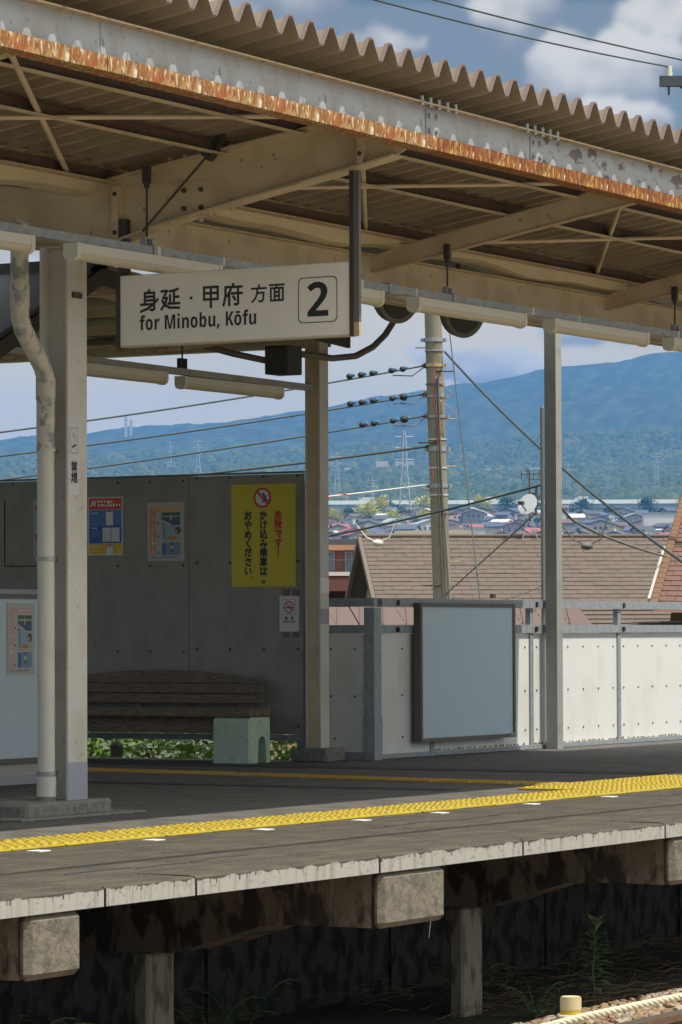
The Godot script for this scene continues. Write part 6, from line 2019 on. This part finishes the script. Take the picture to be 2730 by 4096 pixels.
	# houses of the town, one by one
	var roofs := [["dark grey", Color(0.06, 0.065, 0.075)], ["slate blue", Color(0.07, 0.09, 0.13)], ["brown", Color(0.13, 0.085, 0.065)], ["red", Color(0.28, 0.09, 0.07)], ["pale grey", Color(0.36, 0.37, 0.38)], ["white", Color(0.6, 0.6, 0.58)]]
	var walls := [["white", Color(0.58, 0.57, 0.54)], ["cream", Color(0.5, 0.44, 0.34)], ["pale pink", Color(0.5, 0.36, 0.31)], ["grey", Color(0.28, 0.28, 0.28)]]
	var protos := {}
	var g := RandomNumberGenerator.new()
	g.seed = 77
	for i in 285:
		var d := lerpf(1560.0, 2540.0, pow(g.randf(), 0.8))
		var a := g.randf_range(-0.012, 0.104)
		var r := d * a
		var ri := [0, 0, 0, 1, 1, 1, 2, 2, 3, 4, 4, 5][g.randi() % 12] as int
		var wi := g.randi() % 4
		var key := ri * 4 + wi
		var at := tw(r, d, land_height(d, a, hum) - 1.0)
		var turn := g.randf_range(-0.5, 0.5) + 0.5257
		var label := "far house, %s roof, %s walls, %s, %s" % [roofs[ri][0], walls[wi][0], "left of utility pole" if a < 0.024 else ("over the blank board" if a < 0.055 else ("right of grey post" if a < 0.082 else "towards right edge")), "behind tan ridge" if d < 1800 else ("in middle rows" if d < 2200 else "under the viaduct")]
		var o: Node3D
		if protos.has(key):
			o = again(protos[key], "town_house", at, label)
		else:
			o = thing("town_house", label, "house", at, "houses of the distant town")
			var w := 10.0 + (key % 3) * 1.5
			b = MB.new()
			b.prism([Vector2(-w / 2, 0), Vector2(w / 2, 0), Vector2(w / 2, 5.4), Vector2(0, 7.2), Vector2(-w / 2, 5.4)], at + Vector3(0, 0, -4), Vector3.RIGHT, Vector3.UP, Vector3(0, 0, 8))
			part("wall", b, plain("town_wall_%d" % wi, walls[wi][1], 0.8), o)
			b = MB.new()
			for s in [-1.0, 1.0]:
				b.prism([Vector2(0, 7.25), Vector2(s * (w / 2 + 0.8), 5.15), Vector2(s * (w / 2 + 0.8), 5.5), Vector2(0, 7.7)], at + Vector3(0, 0, -4.7), Vector3.RIGHT, Vector3.UP, Vector3(0, 0, 9.4))
			part("roof", b, plain("town_roof_%d" % ri, roofs[ri][1], 0.6), o)
			b = MB.new()
			for x in [-2.6, 0.0, 2.6]:
				b.box(at + Vector3(x, 3.6, 4.03), Vector3(1.5, 1.4, 0.1))
				b.box(at + Vector3(x, 3.6, -4.03), Vector3(1.5, 1.4, 0.1))
			part("window", b, mats.pane_blue, o)
			protos[key] = o
		o.rotation.y = turn + (PI / 2 if g.randf() < 0.5 else 0.0)
		o.scale = Vector3.ONE * g.randf_range(0.8, 1.25)
	for q in [[180.0, 2000.0, 22.0, "wide white hall roof in the town near the right edge"], [66.0, 1750.0, 9.0, "white walled block in the town right of the utility pole"], [128.0, 2150.0, 14.0, "pale flat roofed block in the town right of the grey post"]]:
		var at := tw(q[0], q[1], land_height(q[1], q[0] / q[1], hum))
		var o := thing("white_hall", q[3], "building", at)
		b = MB.new()
		b.box(at + Vector3(0, 5, 0), Vector3(q[2], 10, 14), bb)
		part("wall", b, mats.porcelain, o)
		b = MB.new()
		b.box(at + Vector3(0, 10.2, 0), Vector3(q[2] + 1, 0.4, 15), bb)
		part("roof", b, mats.town_roof_4, o)
	# trees before the viaduct
	var kinds := [["yellow green", "leaf_yellow"], ["dark green", "leaf_dark"]]
	var made := []
	for kk in 2:
		made.append(null)
	for q in [[-3.3, 1900.0, 6.0, 0], [14.0, 1900.0, 6.6, 0], [21.0, 1960.0, 7.6, 0], [27.0, 1880.0, 5.6, 0], [-12.0, 1880.0, 6.0, 0], [34.0, 1960.0, 8.0, 1], [44.5, 1900.0, 5.6, 0], [39.0, 1840.0, 6.0, 1], [4.0, 1990.0, 8.0, 1], [-8.0, 2050.0, 9.0, 1], [28.0, 2060.0, 9.0, 1], [52.0, 2300.0, 8.0, 0], [66.0, 2400.0, 8.0, 1], [88.0, 2450.0, 8.0, 0], [104.0, 2480.0, 9.0, 1], [120.0, 2500.0, 9.0, 1], [150.0, 2520.0, 10.0, 1], [168.0, 2520.0, 8.0, 1], [190.0, 2530.0, 9.0, 1], [214.0, 2530.0, 9.0, 1], [10.0, 1700.0, 4.0, 0], [55.0, 1640.0, 3.4, 1]]:
		q[0] *= 1.17; q[1] *= 1.17; q[2] *= 1.3 if q[3] == 0 else 1.05
		if q[1] > 2640.0: q[1] = 2640.0 - absf(q[0]) * 0.2
		var at := tw(q[0], q[1], land_height(q[1], q[0] / q[1], hum) - (2.0 if q[3] == 0 else 4.0))
		var kk: int = q[3]
		var label := "%s %s round tree before the viaduct, %s" % ["broad" if q[2] > 8.5 else ("middling" if q[2] > 6.9 else "small"), kinds[kk][0], "beside the cream post" if q[0] < 8 else ("left of the utility pole" if q[0] < 60 else ("over the blank board" if q[0] < 130 else ("just right of the grey post" if q[0] < 186 else ("midway to the red house" if q[0] < 235 else "nearest the red house"))))]
		if made[kk] == null:
			made[kk] = thing("town_tree", label, "tree", Vector3.ZERO, "trees before the viaduct")
			b = MB.new()
			b.tube([Vector3(), Vector3(0.1, 0.8, 0)], [0.1, 0.06], 6)
			part("trunk", b, mats.bark, made[kk])
			b = MB.new()
			for j in 520:
				var dv := Vector3(g.randfn(), g.randfn(), g.randfn()).normalized()
				var c := Vector3(0, 1.05, 0) + dv * Vector3(0.95, 0.72, 0.95) * pow(g.randf(), 0.33) * (0.8 + 0.3 * sin(dv.x * 5 + kk) * cos(dv.z * 4))
				b.blade(c - dv * 0.06, c + Vector3(g.randfn(), g.randf(), g.randfn()) * 0.11 + dv * 0.08, 0.085, dv.cross(Vector3(0.3, 1, 0.2)).normalized())
			part("crown", b, mats[kinds[kk][1]], made[kk])
			made[kk].position = at
		else:
			var o: Node3D = again(made[kk], "town_tree", at, label)
			made.append(o)
		var now: Node3D = get_child(get_child_count() - 1) if made[kk].position != at else made[kk]
		now.scale = Vector3.ONE * q[2]
		now.rotation.y = q[0]
	# the wooded slope
	var crown := MB.new()
	var f := FastNoiseLite.new()
	f.seed = 2; f.frequency = 1.1
	var base := MB.new()
	base.ball(Vector3(), Vector3.ONE, 5, 7)
	for t in range(0, base.v.size(), 3):
		var q := []
		for j in 3: q.append(base.v[t + j] * (0.8 + 0.45 * f.get_noise_3dv(base.v[t + j] * 1.6)))
		crown.tri(q[0], q[1], q[2], (base.v[t] + Vector3(0, 0.9, 0)).normalized(), (base.v[t + 1] + Vector3(0, 0.9, 0)).normalized(), (base.v[t + 2] + Vector3(0, 0.9, 0)).normalized())
	var mm := MultiMesh.new()
	mm.transform_format = MultiMesh.TRANSFORM_3D
	mm.use_colors = true
	mm.mesh = crown.mesh()
	var clump := FastNoiseLite.new()
	clump.seed = 31; clump.frequency = 0.012; clump.fractal_octaves = 3
	var spots := []
	for i in 42000:
		var d := lerpf(2760.0, 5400.0, pow(g.randf(), 1.2))
		var a := g.randf_range(-0.14, 0.14)
		if d > 4450 and d < 4560 and g.randf() < 0.7: continue
		spots.append([tw(sin(a) * d, cos(a) * d, land_height(d, a, hum)), d, clump.get_noise_2d(a * 9000.0, d * 0.3)])
	mm.instance_count = spots.size()
	for i in spots.size():
		var s: float = g.randf_range(3.0, 6.0) * (0.8 + spots[i][1] / 6000.0 * 0.8)
		mm.set_instance_transform(i, Transform3D(Basis(Vector3.UP, g.randf() * TAU).scaled(Vector3(s, s * g.randf_range(0.7, 1.2), s)), spots[i][0] + Vector3(0, s * 0.35, 0)))
		var c := Color(0.024, 0.05, 0.03).lerp(Color(0.05, 0.08, 0.035), g.randf())
		if spots[i][2] > 0.22 and g.randf() < 0.6: c = Color(0.095, 0.105, 0.04).lerp(Color(0.06, 0.085, 0.035), g.randf())
		mm.set_instance_color(i, c)
	var mi := MultiMeshInstance3D.new()
	mi.multimesh = mm
	mi.material_override = tinted("forest_leaf", 0.9)
	mi.name = "forest"
	add_child(mi)
	tag(mi, "green woods covering the slope behind the viaduct", "woods")
	mi.set_meta("kind", "stuff")

# ---------------------------------------------------------------- plants close by
func leafy(b: MB, g: RandomNumberGenerator, at: Vector3, size: Vector3, n: int, leaf: float) -> void:
	for i in n:
		var c := at + Vector3(g.randf_range(-1, 1), g.randf_range(-1, 1), g.randf_range(-1, 1)) * size
		var dv := Vector3(g.randfn(), g.randfn() * 0.5 - 0.2, g.randfn()).normalized()
		var side := dv.cross(Vector3(g.randfn() * 0.4, 1, g.randfn() * 0.4)).normalized()
		b.blade(c, c + dv * leaf * g.randf_range(0.7, 1.3), leaf * 0.34, side)

func plants() -> void:
	var g := RandomNumberGenerator.new()
	g.seed = 5
	# bushes behind the grey panel, seen through the gap under it
	for q in [[Vector3(23.2, -0.15, -14.6), Vector3(0.75, 0.5, 1.6), 6500, "leafy bright green bush showing under the bench and grey panel", "leaf_bright"], [Vector3(23.4, -0.1, -17.0), Vector3(0.8, 0.5, 1.1), 3000, "leafy bush behind the grey panel, left part", "leaf_bright"], [Vector3(23.0, -0.45, -13.2), Vector3(0.6, 0.5, 0.28), 1800, "small sunlit bush right of the mint bench leg", "leaf_bright"], [Vector3(25.4, -0.3, -15.8), Vector3(1.3, 0.8, 2.2), 5000, "dark leafy bush farther behind the grey panel", "leaf_dark"]]:
		var o := thing("bush", q[3], "bush", Vector3(q[0].x, -1.3, q[0].z), "bushes behind the platform")
		var b := MB.new()
		leafy(b, g, q[0], q[1], q[2], 0.075)
		part("foliage", b, mats[q[4]], o)
		b = MB.new()
		for k in 6: b.tube([Vector3(q[0].x, -1.3, q[0].z), q[0] + Vector3(g.randf_range(-0.5, 0.5), 0.2, g.randf_range(-0.8, 0.8))], 0.012, 5)
		part("stems", b, mats.bark, o)
	var gm := MB.new()
	for i in 900:
		var p := Vector3(g.randf_range(22.3, 25.6), -0.35, g.randf_range(-13.4, -12.95))
		gm.blade(p, p + Vector3(g.randfn() * 0.05, g.randf_range(0.2, 0.42), g.randfn() * 0.05), 0.008, Vector3.RIGHT)
	var gr := solo("grass", "bright grass behind the foot of the fence", "grass", gm, mats.leaf_bright)
	gr.set_meta("kind", "stuff")
	var st := MB.new()
	st.rbox(Vector3(22.5, -0.06, -14.98), Vector3(0.09, 0.32, 0.08), 0.02, Basis(Vector3(0.3, 0.2, 1).normalized(), 0.12))
	solo("old_stub", "grey broken stub of wood standing behind the platform edge under the bench", "stub", st, mats.concrete)
	# tall weed beside the ballast
	var wd := thing("tall_weed", "tall leafy weed growing in front of the dark wall beside the ballast", "plant", Vector3(16.95, -1.02, -8.3))
	var b := MB.new()
	var stem := []
	for k in 8: stem.append(Vector3(16.95 + 0.008 * k + 0.01 * sin(k), -1.02 + k * 0.056, -8.3 + 0.008 * sin(k * 1.7)))
	b.tube(stem, [0.006, 0.006, 0.005, 0.005, 0.004, 0.004, 0.003, 0.002], 6)
	part("stem", b, mats.leaf_tall_lit, wd)
	for k in 46:
		b = MB.new()
		var t := 0.16 + 0.84 * k / 45.0
		var c: Vector3 = stem[int(t * 6.99)].lerp(stem[mini(7, int(t * 6.99) + 1)], fmod(t * 6.99, 1.0))
		var an := k * 2.4
		var dv := Vector3(cos(an), 0.25 - 0.5 * (1 - t) + (0.9 if t > 0.9 else 0.0), sin(an)).normalized()
		b.blade(c, c + dv * (0.15 - 0.06 * t), 0.022, dv.cross(Vector3.UP).normalized(), 0.012)
		part("leaf", b, mats.leaf_tall_lit, wd)
	# ferns and a dark shrub under the platform
	for q in [[Vector3(16.2, -0.98, -8.62), 0.34, 7, "dark fern at the foot of the middle column"], [Vector3(13.75, -0.98, -8.65), 0.42, 5, "dim fern in the shadow left of the middle column"], [Vector3(14.1, -0.98, -8.7), 0.5, 4, "dim upright fern against the dark wall"], [Vector3(11.6, -0.9, -8.25), 0.5, 9, "dark green fern at the lower left corner"], [Vector3(15.9, -1.0, -8.1), 0.3, 6, "low weeds by the straw near the ballast"]]:
		var o := thing("fern", q[3], "plant", q[0], "ferns under the platform")
		for k in q[2]:
			var an: float = TAU * k / q[2] + 0.3
			var dv := Vector3(cos(an), 0, sin(an))
			b = MB.new()
			var pts := []
			for j in 8:
				var t := j / 7.0
				pts.append(q[0] + dv * q[1] * 0.7 * t + Vector3(0, q[1] * (t * 1.3 - t * t * 0.75), 0))
			b.tube(pts, 0.003, 4)
			var sd := dv.cross(Vector3.UP)
			for j in range(1, 8):
				for s in [-1.0, 1.0]:
					var l: float = q[1] * 0.28 * (1.05 - j / 8.0)
					b.blade(pts[j], pts[j] + sd * s * l + dv * l * 0.4 - Vector3(0, l * 0.2, 0), l * 0.2, dv, 0.0)
			part("frond", b, mats.leaf_weed, o)
	# dry straw on the earth under the platform
	var sm := MB.new()
	for i in 420:
		var p := Vector3(g.randf_range(15.4, 19.5), 0, g.randf_range(-9.2, -7.9))
		p.y = -1.0 + absf(g.randfn()) * 0.02 + 0.05 * smoothstep(-8.2, -8.9, p.z)
		var dv := Vector3(1.0 + g.randfn() * 0.3, g.randfn() * 0.12, g.randfn() * 0.5).normalized()
		var l := g.randf_range(0.1, 0.42)
		sm.tube([p, p + dv * l * 0.5 + Vector3(0, 0.015, 0), p + dv * l], 0.0018, 4, false)
	var sw := solo("dry_straw", "dry brown straw lying under the platform beside the ballast", "straw", sm, mats.straw)
	sw.set_meta("kind", "stuff")
	# cobweb threads beside the broad beam end
	var cw := MB.new()
	for k in 9:
		var p := Vector3(13.5, -0.09 - 0.012 * k, -7.36)
		cw.tube([p, p + Vector3(0.07, -0.02 - 0.01 * k, -0.05), p + Vector3(0.16 - 0.012 * k, 0.03 - 0.03 * k, -0.06)], 0.0009, 4, false)
	solo("cobweb", "grey cobweb hanging from the corner of the broad concrete beam end", "cobweb", cw, mats.porcelain)
